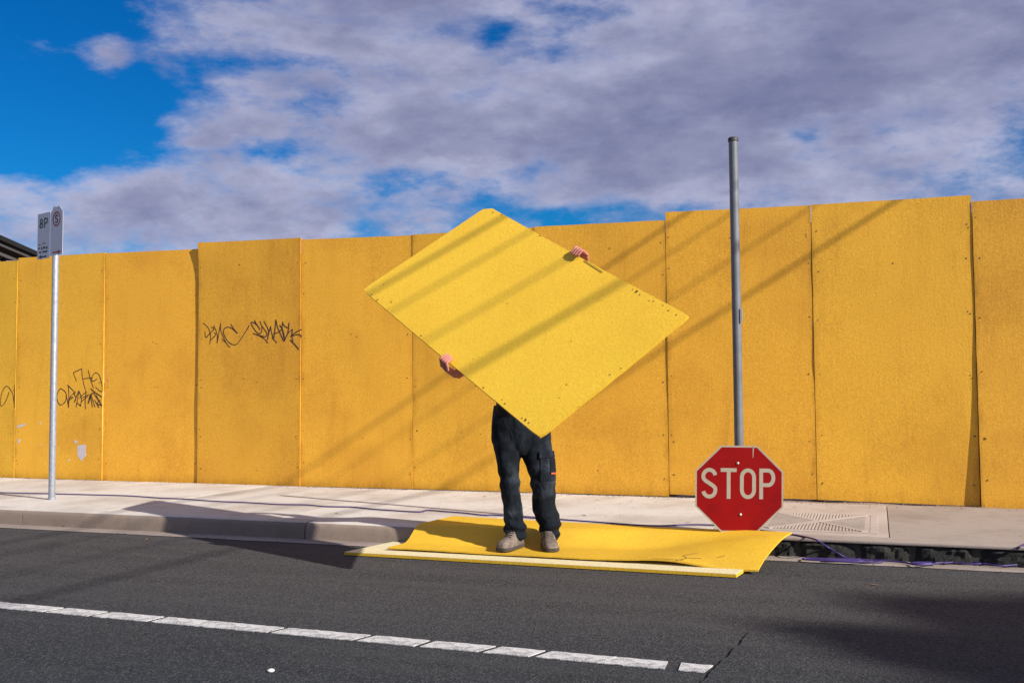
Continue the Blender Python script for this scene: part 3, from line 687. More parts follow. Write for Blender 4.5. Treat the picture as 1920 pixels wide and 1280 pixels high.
# ------------------------------------------------------------------ loose plywood sheets
HB = np.array([[-2.315, 5.946, 2.207], [-3.038, 5.611, 1.666], [-1.585, 4.765, .785], [-.896, 5.160, 1.399]])   # T, L, B, R corners of the carried sheet
hn = np.cross(HB[1]-HB[0], HB[3]-HB[0]); hn /= np.linalg.norm(hn)
if hn[1] > 0: hn = -hn
hc = HB.mean(0)
held = empty('plywood_sheet', tuple(hc)); tag(held, 'bright yellow plywood sheet held up diagonally in front of the person', 'plywood sheet')
def held_pt(px, py):
    d_ = ray(px, py); return CAM+d_*(float((HB[0]-CAM) @ hn)/float(d_ @ hn))
V = []; F = []; nu, nv = 24, 36
def hp(u, v):
    p = HB[0]*(1-u)*(1-v)+HB[1]*u*(1-v)+HB[2]*u*v+HB[3]*(1-u)*v
    cut = 0
    du, dv = min(u, 1-u), min(v, 1-v); k_ = max(0, .045-du)*max(0, .026-dv)*(24 if u+v < .5 else 5)     # worn corners, the top one blunted
    p = p+(hc-p)*k_*1.2
    if du < .001 or dv < .001: p = p+(hc-p)*(.0022*noise.noise(Vector(tuple(p*14)))+.0015*noise.noise(Vector(tuple(p*60))))
    return p - hn*(.012*math.sin(math.pi*v)*1.0+.003*noise.noise(Vector((u*3, v*4, 1))))
for back in (0, 1):
    for a in range(nu+1):
        for b in range(nv+1): V.append(hp(a/nu, b/nv)-hn*.0165*back)
m0 = (nu+1)*(nv+1); I = lambda a, b: a*(nv+1)+b
for a in range(nu):
    for b in range(nv): q = (I(a, b), I(a+1, b), I(a+1, b+1), I(a, b+1)); F += [q, tuple(k_+m0 for k_ in q[::-1])]
    F += [(I(a, 0), I(a, 0)+m0, I(a+1, 0)+m0, I(a+1, 0)), (I(a, nv), I(a+1, nv), I(a+1, nv)+m0, I(a, nv)+m0)]
for b in range(nv): F += [(I(0, b), I(0, b+1), I(0, b+1)+m0, I(0, b)+m0), (I(nu, b), I(nu, b)+m0, I(nu, b+1)+m0, I(nu, b+1))]
hbd = obj('board', V, F, YEL2, held, smooth=50)
ch = MB()
for px, py, r_ in [(1193, 545, .012), (1199, 551, .007), (1186, 541, .006), (1225, 564, .006), (1243, 572, .005), (1253, 582, .006), (1217, 563, .005), (984, 787, .014), (991, 792, .009), (978, 783, .008), (946, 755, .008), (940, 748, .005), (697, 552, .006), (708, 562, .006), (734, 565, .004), (925, 398, .006), (940, 402, .005), (1012, 440, .007), (886, 670, .004), (951, 566, .004), (1070, 638, .005), (1165, 690, .004), (1062, 720, .005), (1048, 745, .006), (1144, 702, .004), (789, 627, .005), (905, 725, .007), (1085, 762, .003), (720, 533, .005), (1268, 590, .006)]:
    c = held_pt(px, py); e1 = (HB[1]-HB[0])/np.linalg.norm(HB[1]-HB[0]); e2 = np.cross(hn, e1); k_ = random.randint(6, 9)
    # follow the sheet's slight bow
    vv = float((c-HB[0]) @ (HB[3]-HB[0]))/float((HB[3]-HB[0]) @ (HB[3]-HB[0])); c = c-hn*(.012*math.sin(math.pi*min(1, max(0, vv)))+.001)
    ch.prism([c+(e1*math.cos(2*math.pi*j/k_)*random.uniform(.5, 1.4)+e2*math.sin(2*math.pi*j/k_)*random.uniform(.4, 1.1))*r_*.75 for j in range(k_)], hn*.0035)
c1, c2 = held_pt(1095, 486)-hn*.010, held_pt(1129, 508)-hn*.010; e_ = (c2-c1)/np.linalg.norm(c2-c1); qn = np.cross(hn, e_)*.0011
ch.prism([c1-qn, c2-qn, c2+qn, c1+qn], hn*.003)
ch.build('paint_chips', CHIP, hbd, kind='stuff')

flat = empty('plywood_sheet', (-1.95, 5.8, 0)); tag(flat, 'flat cream topped board lying on the road under the bent sheet', 'plywood sheet')
fb = [(-3.155, 5.590), (-.735, 5.555), (-.66, 6.14), (-3.06, 6.07)]
bm = bmesh.new(); vs = [bm.verts.new((x, y, z)) for z in (.006, .024) for x, y in fb]
bm.faces.new(vs[3::-1]); bm.faces.new(vs[4:])
for q in range(4): bm.faces.new((vs[q], vs[(q+1) % 4], vs[(q+1) % 4+4], vs[q+4]))
bm.verts.index_update(); Vb = [v.co[:] for v in bm.verts]; bm.free()
MB().prism([(x, y, .004) for x, y in fb], (0, 0, .0165)).build('board', YEL3, flat)
cxm = np.mean([p[0] for p in fb]); cym = np.mean([p[1] for p in fb])
MB().prism([(cxm+(x-cxm)*.9985, cym+(y-cym)*.995, .0195) for x, y in fb], (0, 0, .003)).build('top_face', CREAM, flat)

bent = empty('plywood_sheet', (-1.8, 6.1, 0)); tag(bent, 'thin bent yellow sheet draped from the road up over the kerb', 'plywood sheet')
c_lf, c_rf, c_lb, c_rb = np.array([-2.92, 5.725]), np.array([-.635, 5.705]), np.array([-2.84, 6.575]), np.array([-.50, 6.335])
def bentz(s, t):
    base_y = (1-t)*((1-s)*c_lf[1]+s*c_rf[1])+t*((1-s)*c_lb[1]+s*c_rb[1])
    ky = kerb_y(-2.93+2.3*s)
    a = min(1, max(0, (base_y-ky+.17)/.20)); mid = .032+(.132-.032)*(a*a*(3-2*a))
    b = math.sin(min(1, t*1.02)*math.pi/2)**.85; right = .016+.128*b
    k_ = min(1, max(0, (s-.62)/.36)); k_ = k_*k_*(3-2*k_)
    z = mid*(1-k_)+right*k_
    z += .020*math.exp(-((s-.78)/.09)**2)*max(0, 1-t*3)-.006*math.exp(-((s-.92)/.05)**2)*max(0, 1-t*3)
    z += .004*noise.noise(Vector((s*5, t*3, 0)))*(1-t)
    return z
V = []; F = []; nu, nv = 60, 24
for back in (0, 1):
    for a in range(nu+1):
        for b in range(nv+1):
            s_, t = a/nu, b/nv; p = (1-t)*((1-s_)*c_lf+s_*c_rf)+t*((1-s_)*c_lb+s_*c_rb)
            e = .004*noise.noise(Vector((s_*30, t*10, 4))) if b in (0, nv) else 0
            V.append((p[0], p[1]+e, bentz(s_, t)+(.0 if back else .0095)))
m0 = (nu+1)*(nv+1); I = lambda a, b: a*(nv+1)+b
for a in range(nu):
    for b in range(nv): q = (I(a, b), I(a+1, b), I(a+1, b+1), I(a, b+1)); F += [q, tuple(k_+m0 for k_ in q[::-1])]
    F += [(I(a, 0), I(a, 0)+m0, I(a+1, 0)+m0, I(a+1, 0)), (I(a, nv), I(a+1, nv), I(a+1, nv)+m0, I(a, nv)+m0)]
for b in range(nv): F += [(I(0, b), I(0, b+1), I(0, b+1)+m0, I(0, b)+m0), (I(nu, b), I(nu, b)+m0, I(nu, b+1)+m0, I(nu, b+1))]
bs = obj('board', V, F, YEL3, bent, smooth=50)
def bent_pt(s_, t):
    p = (1-t)*((1-s_)*c_lf+s_*c_rf)+t*((1-s_)*c_lb+s_*c_rb); return np.array([p[0], p[1], bentz(s_, t)+.0098])
cr = MB()
for pts in ([(.80, .0), (.815, .10), (.80, .18), (.825, .27)], [(.74, .005), (.78, .02), (.815, .03)], [(.815, .10), (.85, .13)], [(.885, .17), (.90, .22)]):
    P = [bent_pt(*q) for q in spline(pts, 4)]; cr.tube(P, [(.0035, .001)]*len(P), 5, flat=(0, 0, 1))
cr.build('cracks', CHIP, bs, kind='stuff')

# ------------------------------------------------------------------ person
P0 = np.array([-2.068, 5.99, 0]); RU = np.array([cy, sy, 0.]); RV = np.array([sy, -cy, 0.])
def pw(u, v, z): return P0+RU*u+RV*v+np.array([0, 0, z])
person = empty('person', (P0[0], P0[1], .04)); tag(person, 'person in dark work trousers and dusty boots hidden behind the raised yellow sheet', 'person')
def hull(sections, nseg=20, fold=None):
    """closed loft through elliptical sections (u, v, z, half width, half depth)"""
    mb = MB(); V = []; F = []
    for i, (u, v, z, a, b) in enumerate(sections):
        for k_ in range(nseg):
            q = 2*math.pi*k_/nseg; f_ = 1+(fold(i, q, z) if fold else 0)
            V.append(pw(u+a*math.cos(q)*f_, v+b*math.sin(q)*f_, z))
    m_ = len(sections)
    for i in range(m_-1):
        for k_ in range(nseg): F.append((i*nseg+k_, i*nseg+(k_+1) % nseg, (i+1)*nseg+(k_+1) % nseg, (i+1)*nseg+k_))
    F += [tuple(range(nseg))[::-1], tuple(range((m_-1)*nseg, m_*nseg))]
    return mb.add(V, F)
def interp(S, k=4):
    S = [np.array(s, float) for s in S]; return [tuple(x) for x in spline(S, k)]
# trousers
LS = interp([(-.085, .012, .092, .056, .066), (-.083, .010, .12, .062, .070), (-.089, .012, .165, .071, .078), (-.091, .010, .20, .063, .072), (-.098, .012, .25, .061, .072), (-.104, .016, .31, .060, .073), (-.112, .026, .37, .060, .074), (-.118, .034, .42, .062, .078), (-.121, .036, .476, .064, .080), (-.126, .032, .54, .069, .084), (-.128, .022, .60, .078, .092), (-.128, .010, .68, .092, .102), (-.125, .0, .76, .104, .112)], 5)
RS = interp([(.132, .010, .085, .052, .062), (.132, .010, .11, .055, .066), (.131, .010, .15, .063, .074), (.122, .008, .20, .074, .080), (.106, .010, .25, .079, .078), (.095, .014, .306, .075, .076), (.092, .028, .37, .074, .078), (.092, .036, .42, .077, .082), (.085, .036, .475, .079, .084), (.074, .030, .53, .086, .088), (.060, .020, .60, .096, .094), (.046, .008, .68, .100, .102), (.036, .0, .76, .102, .112)], 5)
PS = interp([(-.040, -.004, .62, .085, .085), (-.043, -.004, .68, .178, .118), (-.046, -.004, .77, .187, .126), (-.049, -.006, .86, .178, .120), (-.050, -.008, .93, .168, .112)], 5)
def fold(seed):
    def f_(i, q, z):
        low = max(0, 1-z/.28); knee = math.exp(-((z-.45)/.10)**2)
        a = (.19 if z < .2 else .14)*low**.6*math.sin(z*98+2.2*math.sin(q+seed)+seed)+.07*knee*math.sin(z*75+1.6*math.cos(q*1+seed*2))+.03*math.sin(z*42+3*math.cos(q+seed))
        return a+.045*noise.noise(Vector((math.cos(q)*1.6, math.sin(q)*1.6+seed, z*7)))
    return f_
m_ = hull(LS, 28, fold(1.0)); m2 = hull(RS, 28, fold(4.1)); m3 = hull(PS, 28, lambda i, q, z: .03*noise.noise(Vector((math.cos(q)*2, math.sin(q)*2, z*9))))
m_.add(m2.V, m2.F); m_.add(m3.V, m3.F)
tr = remesh(m_.build('trousers', TROUS, person), .006, 2)
# cargo pocket on the outer thigh
def thigh(u, z, lift):
    S = np.array(RS); i = int(np.argmin(abs(S[:, 2]-z))); c, v0, _, a, b = S[i]
    e = max(-.97, min(.97, (u-c)/a)); q = math.acos(e); return pw(c+(a+lift)*math.cos(q), v0+(b+lift)*math.sin(q), z)
def pocket(u0, u1, z0, z1, name, lift, m, par, th_=.010):
    V = []; F = []; n1, n2 = 6, 6
    for l_ in (lift-th_, lift):
        for a in range(n1+1):
            for b in range(n2+1):
                u = u0+(u1-u0)*a/n1; z = z0+(z1-z0)*b/n2; V.append(thigh(u, z, l_+.002*noise.noise(Vector((u*40, z*40, 1)))))
    m0 = (n1+1)*(n2+1); J = lambda a, b: a*(n2+1)+b
    for a in range(n1):
        for b in range(n2): q = (J(a, b), J(a+1, b), J(a+1, b+1), J(a, b+1)); F += [q, tuple(k_+m0 for k_ in q[::-1])]
        F += [(J(a, 0), J(a, 0)+m0, J(a+1, 0)+m0, J(a+1, 0)), (J(a, n2), J(a+1, n2), J(a+1, n2)+m0, J(a, n2)+m0)]
    for b in range(n2): F += [(J(0, b), J(0, b+1), J(0, b+1)+m0, J(0, b)+m0), (J(n1, b), J(n1, b)+m0, J(n1, b+1)+m0, J(n1, b+1))]
    return obj(name, V, F, m, par, smooth=40)
pocket(.072, .165, .462, .61, 'cargo_pocket', .008, TROUS, tr, .02)
pocket(.066, .168, .605, .645, 'pocket_flap', .013, TROUS, tr, .016)
pocket(.126, .168, .512, .60, 'tool_pocket', .013, TROUS, tr, .014)
pocket(.130, .169, .505, .513, 'orange_tab', .016, plain('orange_tab', (.75, .10, .03), .6), tr, .010)
# boots
def boot(u0, v0, ang, length=.255, z0=.045):
    d = np.array([math.sin(ang), math.cos(ang)]); sd = np.array([math.cos(ang), -math.sin(ang)])   # forward / sideways in (u, v)
    secs = [(-.085, .026, .075), (-.072, .033, .098), (-.04, .037, .118), (.0, .038, .120), (.03, .040, .105), (.06, .044, .084), (.095, .047, .070), (.125, .046, .063), (.15, .040, .054), (.165, .028, .040), (.172, .012, .024)]
    V = []; F = []; ns = 16
    secs = [tuple(x*1.02) for x in spline([np.array(s) for s in secs], 2)]
    for s_, hw_, hh_ in secs:
        for k_ in range(ns):
            q = 2*math.pi*k_/ns; cx_ = math.copysign(abs(math.cos(q))**.8, math.cos(q))*hw_; cz = math.sin(q)
            z = z0+.018+(hh_-.018)*(max(0, cz)**.75 if cz > 0 else 0) - (.004 if cz < 0 else 0)
            uu = u0+d[0]*s_+sd[0]*cx_; vv = v0+d[1]*s_+sd[1]*cx_; V.append(pw(uu, vv, z+.0025*noise.noise(Vector((s_*40, cx_*40, u0)))))
    m_ = len(secs)
    for i in range(m_-1):
        for k_ in range(ns): F.append((i*ns+k_, i*ns+(k_+1) % ns, (i+1)*ns+(k_+1) % ns, (i+1)*ns+k_))
    F += [tuple(range(ns))[::-1], tuple(range((m_-1)*ns, m_*ns))]
    bt = obj('boot', V, F, BOOT, person, smooth=70)
    sm = MB(); out = [(s_, hw_+.004) for s_, hw_, _ in secs]; poly = [(s_, h_) for s_, h_ in out]+[(s_, -h_) for s_, h_ in out[::-1]]
    sm.prism([pw(u0+d[0]*s_+sd[0]*h_, v0+d[1]*s_+sd[1]*h_, z0) for s_, h_ in poly], (0, 0, .019)); sm.build('sole', SOLE, bt)
    tp = MB(); c_ = np.array([u0-d[0]*.02, v0-d[1]*.02]); tp.tube([pw(c_[0], c_[1], z0+.07), pw(c_[0], c_[1], z0+.13)], [.045, .047], 16); tp.build('collar', BOOT, bt, smooth=60)
    lc = MB()
    for k_ in range(4):
        s_ = .028+.018*k_; hz = z0+.106-.0085*k_
        P = [pw(u0+d[0]*s_+sd[0]*x, v0+d[1]*s_+sd[1]*x, hz-abs(x)**1.6*2.2) for x in (-.024, -.01, .01, .024)]; lc.tube(P, .0028, 6)
    lc.build('lace', SOLE, bt)
boot(-.095, .045, rad(-28), z0=.048); boot(.118, .045, rad(6), z0=.048)
# body: one continuous surface, head to ankles, with hands that close on the sheet's edges
SHL = np.array([[-.205, .335, 1.255], [.105, .335, 1.275]])                     # shoulders (u, v, z)
hl, hr = held_pt(836, 678), held_pt(1086, 472)                               # where the hands grip the two long edges
loc3 = lambda p: np.array([(p-P0) @ RU, (p-P0) @ RV, p[2]])
ctr = hc
eL = (HB[2]-HB[1])/np.linalg.norm(HB[2]-HB[1]); eR = (HB[3]-HB[0])/np.linalg.norm(HB[3]-HB[0])
inL = np.cross(eL, hn); inL = inL if inL @ (ctr-hl) > 0 else -inL; inR = np.cross(eR, hn); inR = inR if inR @ (ctr-hr) > 0 else -inR
def W(l): return pw(*l)
bd = MB()
tors = interp([(-.045, 0, .70, .12, .09), (-.048, .0, .85, .145, .10), (-.050, .07, .96, .135, .100), (-.05, .18, 1.08, .150, .110), (-.05, .28, 1.19, .165, .11), (-.05, .335, 1.27, .145, .085), (-.05, .355, 1.305, .075, .06)], 4)
h_ = hull(tors, 20); bd.add(h_.V, h_.F)
bd.tube([pw(-.05, .33, 1.26), pw(-.05, .385, 1.365)], .05, 14)
HV, HZ = .225, -.075
hd = interp([(-.05, .185, 1.415, .030, .035), (-.05, .185, 1.44, .052, .068), (-.05, .175, 1.48, .064, .082), (-.05, .165, 1.53, .070, .090), (-.05, .160, 1.57, .068, .088), (-.05, .155, 1.605, .050, .066), (-.05, .153, 1.625, .018, .024)], 4)
hd = [(a, b+HV, c+HZ, d, e) for a, b, c, d, e in hd]
h_ = hull(hd, 20); bd.add(h_.V, h_.F)
bd.tube([pw(-.05, .250+HV, 1.535+HZ), pw(-.05, .268+HV, 1.500+HZ), pw(-.05, .258+HV, 1.492+HZ)], [.008, .014, .010], 10)
for s_ in (-1, 1): bd.tube([pw(-.05+s_*.066, .155+HV, 1.545+HZ), pw(-.05+s_*.082, .145+HV, 1.525+HZ), pw(-.05+s_*.07, .155+HV, 1.500+HZ)], [.009, .014, .008], 8)
for S_ in (LS, RS):
    P = [S_[i] for i in range(2, len(S_), 8)]; bd.tube([pw(p[0], p[1], p[2]) for p in P]+[pw(P[-1][0], 0, .80)], [.028+.030*min(1, max(0, (p[2]-.1)/.6)) for p in P]+[.07], 14)
arms = []
for sh_, hand, inn, ee, elb in ((SHL[0], hl, inL, eL, (-.235, .50, 1.24)), (SHL[1], hr, inR, eR, (.215, .36, 1.50))):
    palm = hand-inn*.020-hn*.040; wr = palm-hn*.075+((W(elb)-palm)/np.linalg.norm(W(elb)-palm))*.035
    bd.tube([W(sh_), W(elb)*.5+W(sh_)*.5, W(elb), W(elb)*.55+wr*.45, wr], [.058, .047, .039, .037, .028], 14)
    bd.tube([wr, wr*.5+palm*.5, palm-hn*.0, palm+hn*.012], [(.028, .022), (.036, .020), (.042, .017), (.040, .015)], 14, flat=tuple(inn))
    arms.append((sh_, elb, wr, palm, hand, inn, ee))
body = bd.build('body', SKIN, person); remesh(body, .007, 5)
# fingers joined into the same mesh
fg = MB()
for sh_, elb, wr, palm, hand, inn, ee in arms:
    for k_, (o_, ln_) in enumerate(((-.031, .92), (-.010, 1.05), (.011, 1.0), (.031, .82))):
        b0 = palm+ee*o_+hn*.004-inn*.006
        k1 = hand+ee*(o_*1.02)-inn*.0145-hn*.006; k1 = k1+hn*.004
        k2 = hand+ee*(o_*.98)-inn*.008+hn*.0155
        k3 = hand+ee*(o_*.94)+inn*(.016*ln_)+hn*.0145
        k4 = hand+ee*(o_*.92)+inn*(.040*ln_)+hn*.0098
        P = spline([b0, k1, k2, k3, k4], 3); fg.tube(P, [max(.0055, .0098-.0032*i/len(P)) for i in range(len(P))], 8)
    t0 = palm-ee*.036; P = spline([t0, palm-ee*.052+inn*.012, hand-ee*.050+inn*.02-hn*.030, hand-ee*.046+inn*.042-hn*.026], 3); fg.tube(P, [.0125-.003*i/len(P) for i in range(len(P))], 8)
bm = bmesh.new(); bm.from_mesh(body.data); og = ORG[body.name]; base = [bm.verts.new(Vector(np.array(v)-og)) for v in fg.V]
for f_ in fg.F:
    nf = bm.faces.new([base[i] for i in f_]); nf.smooth = True
bm.to_mesh(body.data); bm.free()
# shirt, hair, eyes
sb = MB(); h_ = hull([(a, b, c, d+.016, e+.018) for a, b, c, d, e in tors if c > .77], 24, lambda i, q, z: .03*noise.noise(Vector((math.cos(q)*2, math.sin(q)*2, z*8)))); sb.add(h_.V, h_.F)
for sh_, elb, wr, palm, hand, inn, ee in arms:
    sb.tube([W(sh_)*.9+W((-.05, .32, 1.24))*.1, W(sh_)*.5+W(elb)*.5, W(elb), W(elb)*.75+wr*.25], [.068, .060, .054, .053], 14)
remesh(sb.build('shirt', SHIRT, person), .009, 4)
hm = hull([(a, b-.008, c+.008, d+.010, e+.008) for a, b, c, d, e in hd if c > 1.545+HZ]+[(-.05, .15+HV, 1.643+HZ, .006, .008)], 20); hm.build('hair', HAIR, person, smooth=80)
for s_ in (-1, 1):
    e0 = pw(-.05+s_*.028, .244+HV, 1.528+HZ); ey = MB(); ey.tube([e0-RV*.010, e0-RV*.006, e0, e0+RV*.004], [.004, .010, .010, .004], 10); eo = ey.build('eye', EYEW, person, smooth=80)
    MB().tube([e0+RV*.0035, e0+RV*.0055], [.0055, .003], 10).build('iris', EYED, eo)
MB().tube([pw(-.072, .252+HV, 1.468+HZ), pw(-.05, .262+HV, 1.466+HZ), pw(-.028, .252+HV, 1.468+HZ)], [.003, .005, .003], 8).build('mouth', plain('lips', (.4, .12, .10), .5), person, smooth=80)

# ------------------------------------------------------------------ extension cord
zc = FP+.0075
pts = [tuple(at(px, py, 2, zc)) for px, py in [(-420, 915), (-200, 921), (-80, 921), (0, 923), (90, 925), (170, 927), (240, 929), (300, 933), (345, 935), (400, 939), (470, 942), (520, 945), (575, 946), (610, 949), (660, 950), (700, 954), (745, 957), (785, 959), (802, 956), (830, 958), (870, 961), (905, 965), (930, 965), (990, 970), (1060, 974), (1130, 979), (1200, 984), (1245, 985), (1290, 983), (1340, 984), (1395, 989), (1428, 994), (1470, 999), (1505, 1005)]]
pts += [tuple(at(1532, 1012, 2, .133)), tuple(at(1550, 1024, 1, YK-.014)), tuple(at(1572, 1037, 1, YK-.028)), tuple(at(1592, 1046, 2, .018))]
gz = .0165
for k_, (px, py) in enumerate([(1640, 1050), (1652, 1053), (1600, 1053), (1540, 1050), (1508, 1048), (1512, 1046), (1560, 1047), (1610, 1048), (1606, 1044.5), (1618, 1051), (1580, 1051), (1545, 1049.5), (1600, 1049), (1650, 1050), (1690, 1053), (1720, 1058), (1752, 1056.5), (1745, 1053.5), (1708, 1054.5), (1730, 1056), (1780, 1054), (1831, 1056.5), (1862, 1053), (1890, 1038)]):
    pts.append(tuple(at(px, py, 2, gz+.0006*(k_ % 9))))
pts += [tuple(at(1908, 1028, 1, YK-.012)), tuple(at(1925, 1019, 2, .134)), (1.05, 6.75, zc), (1.9, 7.1, zc), (3.4, 7.0, zc)]
pp_ = spline(pts, 6); cm = MB().tube(pp_, .0052, 8)
tag(cm.build('extension_cord', CORD, smooth=80), 'purple extension cord running along the footpath and tangled in the gutter', 'cord')
c2 = [tuple(at(px, py, 2, gz+.004)) for px, py in [(1770, 1055), (1810, 1052), (1850, 1057), (1880, 1060), (1915, 1058), (1960, 1062)]]
tag(MB().tube(spline(c2+[(1.4, 6.25, .012), (2.4, 6.2, .012)], 6), .005, 8).build('extension_cord', CORD, smooth=80), 'short second purple cord lying in the gutter at the right edge', 'cord')

# ------------------------------------------------------------------ shed roof beyond the hoarding
a0, a1 = at(-130, 425, 1, 19.0), at(66, 465, 1, 25.0); dirr = (a1-a0)/np.linalg.norm(a1-a0); dirr[2] = 0; dirr /= np.linalg.norm(dirr); sid = np.array([-dirr[1], dirr[0], 0.])
if sid[0] > 0: sid = -sid
shed = empty('site_shed', (a0[0], a0[1], 0)); tag(shed, 'dark flat roofed steel shed peeking over the left end of the hoarding', 'shed')
z_ = a1[2]-.42; Lr = np.linalg.norm(a1-a0)
Q = lambda s, t, z: a0*np.array([1, 1, 0])+dirr*s+sid*t+np.array([0, 0, z])
rf = MB().prism([Q(-.3, -.4, z_+.30), Q(Lr+.1, -.4, z_+.02), Q(Lr+.1, 6, z_+.02), Q(-.3, 6, z_+.30)], (0, 0, .14)).build('roof', STEELD, shed)
for t, zz_, m in ((-.30, -.10, STEELG), (-.2, -.34, STEELG), (.2, -.48, STEELD)):
    MB().prism([Q(0, t, z_+.26+zz_), Q(Lr, t, z_+zz_), Q(Lr, t+.08, z_+zz_), Q(0, t+.08, z_+.26+zz_)], (0, 0, .09)).build('beam', m, shed)
for s_ in (.3, 2.2, 4.1, Lr-.2): MB().prism([Q(s_, -.1, 0), Q(s_+.12, -.1, 0), Q(s_+.12, .02, 0), Q(s_, .02, 0)], (0, 0, z_-.1)).build('post', STEELD, shed)
MB().prism([Q(0, 3, 0), Q(Lr, 3, 0), Q(Lr, 3.15, 0), Q(0, 3.15, 0)], (0, 0, z_)).build('wall', STEELD, shed)

# ------------------------------------------------------------------ overhead lines that shade the hoarding (out of frame to the right)
HP = 6.1; kx = TOSUN[0]/TOSUN[2]
KS = [(-5.68, .0135, 'thick black overhead cable nearest the camera side of the crossing'), (-5.26, .008, 'thin overhead wire beside the thick near cable'), (-4.62, .008, 'thin overhead wire beside the thick far cable'), (-3.98, .016, 'thick black overhead cable on the far side of the crossing')]
xm = sum(k_[0] for k_ in KS)/4+kx*HP
for (K, r_, lab) in KS:
    x = K+kx*HP; P = [(x, y, HP-.10*(1-((y-4.5)/10.5)**2)+.10) for y in np.linspace(-6, 15, 30)]
    tag(MB().tube(P, r_, 8).build('overhead_cable', CABLE, smooth=80), lab, 'cable', 'overhead cables crossing the street')
for y, lab in ((-6.0, 'timber power pole with crossarm on the opposite footpath'), (15.0, 'timber power pole with crossarm behind the hoarding')):
    pp2 = empty('power_pole', (xm, y, 0)); tag(pp2, lab, 'power pole', 'power poles')
    MB().tube([(xm, y+.16, -.2), (xm, y+.16, 4), (xm, y+.16, HP+.7)], [.17, .15, .12], 16).build('pole', POLEW, pp2, smooth=60)
    MB().box((xm-1.35, y-.06, HP-.16), (xm+1.35, y+.05, HP-.05), .008).build('crossarm', POLEW, pp2)
    for K, r_, lab in KS: MB().tube([(K+kx*HP, y, HP-.05), (K+kx*HP, y, HP+.03), (K+kx*HP, y, HP+.07)], [.03, .045, .03], 10).build('insulator', CERAM, pp2, smooth=60)

# ------------------------------------------------------------------ tall gum tree whose crown shades the corner of the road (out of frame)
TX, TY = 25.5, -5.3; tree = empty('gum_tree', (TX, TY, .1)); tag(tree, 'tall slender gum tree on the opposite footpath casting the soft shadow', 'tree')
clumps = []
for gx, gy, h, r_ in [(2.2, 3.5, 14.5, 1.25), (3.4, 3.9, 15.2, 1.3), (1.35, 3.5, 13.6, 1.0), (1.5, 4.45, 14.2, .85), (.85, 4.95, 14.8, .45), (.45, 5.2, 15.2, .30), (.55, 4.15, 13.4, .34), (.10, 4.30, 13.2, .22), (2.4, 4.5, 15.6, .85), (3.2, 2.6, 13.2, 1.3), (1.3, 2.7, 12.6, .9), (4.3, 3.2, 14.0, 1.2), (.9, 2.8, 12.0, .6)]:
    clumps.append((gx+kx*h, gy+TOSUN[1]/TOSUN[2]*h, h, r_))
tb = MB(); top = np.array([TX+.4, TY+.5, 10.8]); tk = spline([np.array([TX, TY, 0]), np.array([TX+.15, TY+.1, 4]), np.array([TX-.05, TY+.3, 8]), top], 5); tb.tube(tk, [.30-.18*i/len(tk) for i in range(len(tk))], 14); trk = tb.build('trunk', BARK, tree, smooth=60)
lbm = MB(); V = []; F = []
for x, y, h, r_ in clumps:
    c = np.array([x, y, h]); mid = top*.45+c*.55+np.array([random.uniform(-.3, .3), random.uniform(-.3, .3), -.4]); P = spline([top, mid, c], 4); lbm.tube(P, [.09-.07*i/len(P) for i in range(len(P))], 7)
    subs = []
    for _ in range(int(13*r_*r_)+5):
        d = np.array([random.gauss(0, 1) for _ in range(3)]); d /= np.linalg.norm(d); subs.append(c+d*r_*random.random()**.4*np.array([.95, .95, .75]))
    for _ in range(int(2300*r_*r_+300)):
        d = np.array([random.gauss(0, 1) for _ in range(3)]); d /= np.linalg.norm(d); p = random.choice(subs)+d*random.uniform(.22, .46)*random.random()**.4*min(1, .2+r_)
        a = np.array([random.gauss(0, 1) for _ in range(3)]); a /= np.linalg.norm(a); b = np.cross(a, [random.gauss(0, 1) for _ in range(3)]); b /= np.linalg.norm(b)
        l_, w_ = random.uniform(.09, .16), random.uniform(.025, .045); k_ = len(V); V += [p-a*l_, p+b*w_, p+a*l_, p-b*w_]; F.append((k_, k_+1, k_+2, k_+3))
lbm.build('limbs', BARK, trk, smooth=60); obj('crown', V, F, LEAF, tree)

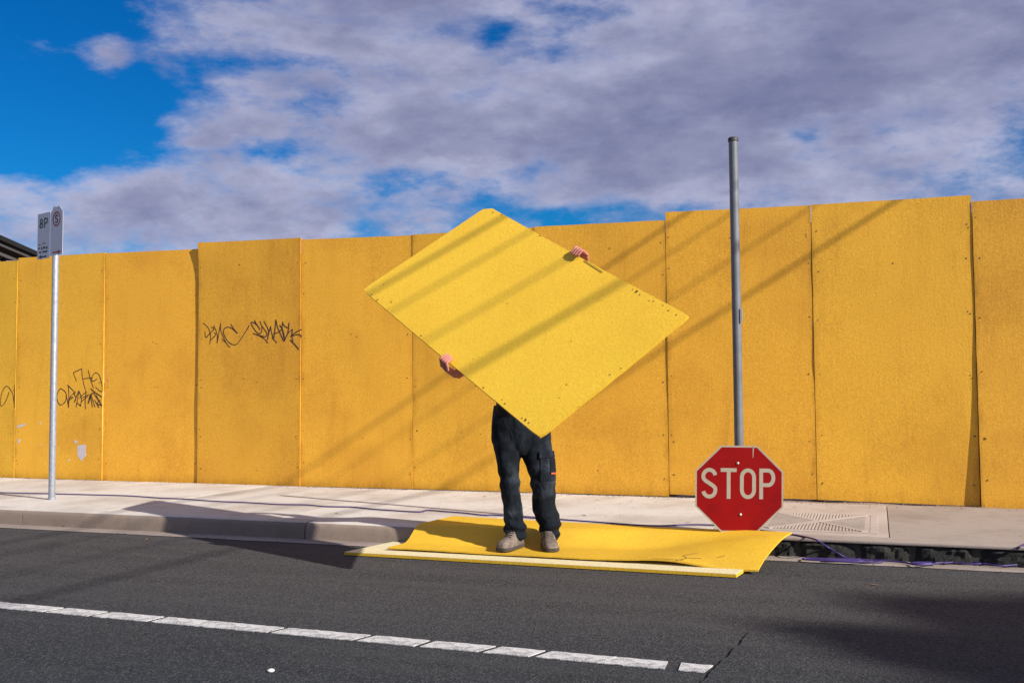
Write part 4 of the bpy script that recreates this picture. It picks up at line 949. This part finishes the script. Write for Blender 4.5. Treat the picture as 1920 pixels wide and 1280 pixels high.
# ------------------------------------------------------------------ litter and grit
gm = MB()
def pebble(mb, x, y, z, r_):
    k_ = [np.array([math.cos(a)*random.uniform(.6, 1), math.sin(a)*random.uniform(.6, 1), 0]) for a in np.linspace(0, 2*math.pi, 6)[:-1]]
    V = [np.array([x, y, z])+q*r_ for q in k_]+[np.array([x, y, z])+q*r_*.6+np.array([0, 0, r_*.7]) for q in k_]; mb.add(V, [(0, 1, 6, 5), (1, 2, 7, 6), (2, 3, 8, 7), (3, 4, 9, 8), (4, 0, 5, 9), (5, 6, 7, 8, 9)])
for _ in range(1500):
    x = random.uniform(-12, 5); y = 8.47-abs(random.gauss(0, .05)) if x < -1.2 else 8.46-abs(random.gauss(0, .10)); pebble(gm, x, y, FP-.001, random.uniform(.002, .008))
for _ in range(900):
    x = random.uniform(-9, 3); pebble(gm, x, kerb_y(x)-abs(random.gauss(.05, .06))-.01, .006, random.uniform(.002, .007))
for _ in range(500): pebble(gm, random.uniform(-9, 3), random.uniform(6.4, 8.4), FP, random.uniform(.0015, .0045))
for _ in range(260): pebble(gm, random.uniform(-7, 3), random.uniform(2.6, 5.9), .0, random.uniform(.0015, .0035))
tag(gm.build('grit', STONE), 'loose grit and small stones scattered along hoarding and gutter', 'grit', kind='stuff')
lf = MB()
for px, py, z in [(1120, 936, FP), (1185, 938, FP), (635, 963, FP), (908, 930, FP), (1490, 950, FP), (1290, 978, FP), (120, 985, .012), (170, 982, .012), (420, 1008, .012), (275, 1010, 0), (350, 1000, .012), (631, 961, FP), (1095, 965, FP), (1330, 945, FP), (1230, 940, FP), (1640, 1095, .0)]:
    c = at(px, py, 2, z+.004); a = random.uniform(0, 6); r_ = random.uniform(.014, .028); e1 = np.array([math.cos(a), math.sin(a), random.uniform(-.2, .3)])*r_; e2 = np.array([-math.sin(a), math.cos(a), random.uniform(0, .5)])*r_*.4
    lf.add([c-e1, c+e2-[0, 0, .002], c+e1, c-e2], [(0, 1, 2, 3)])
tag(lf.build('dry_leaves', DRYLEAF), 'few small brown dry leaves lying on footpath and gutter', 'leaves', kind='stuff')
pbm = MB(); c = at(508, 1258, 2, .0); pts_ = []
pbm.tube([c+np.array([0, 0, z]) for z in (0, .004, .008, .010)], [.012, .014, .011, .004], 10)
tag(pbm.build('pebble', plain('white_stone', (.66, .64, .60), .7), smooth=60), 'small white stone lying on the dark road near the bottom edge', 'stone')
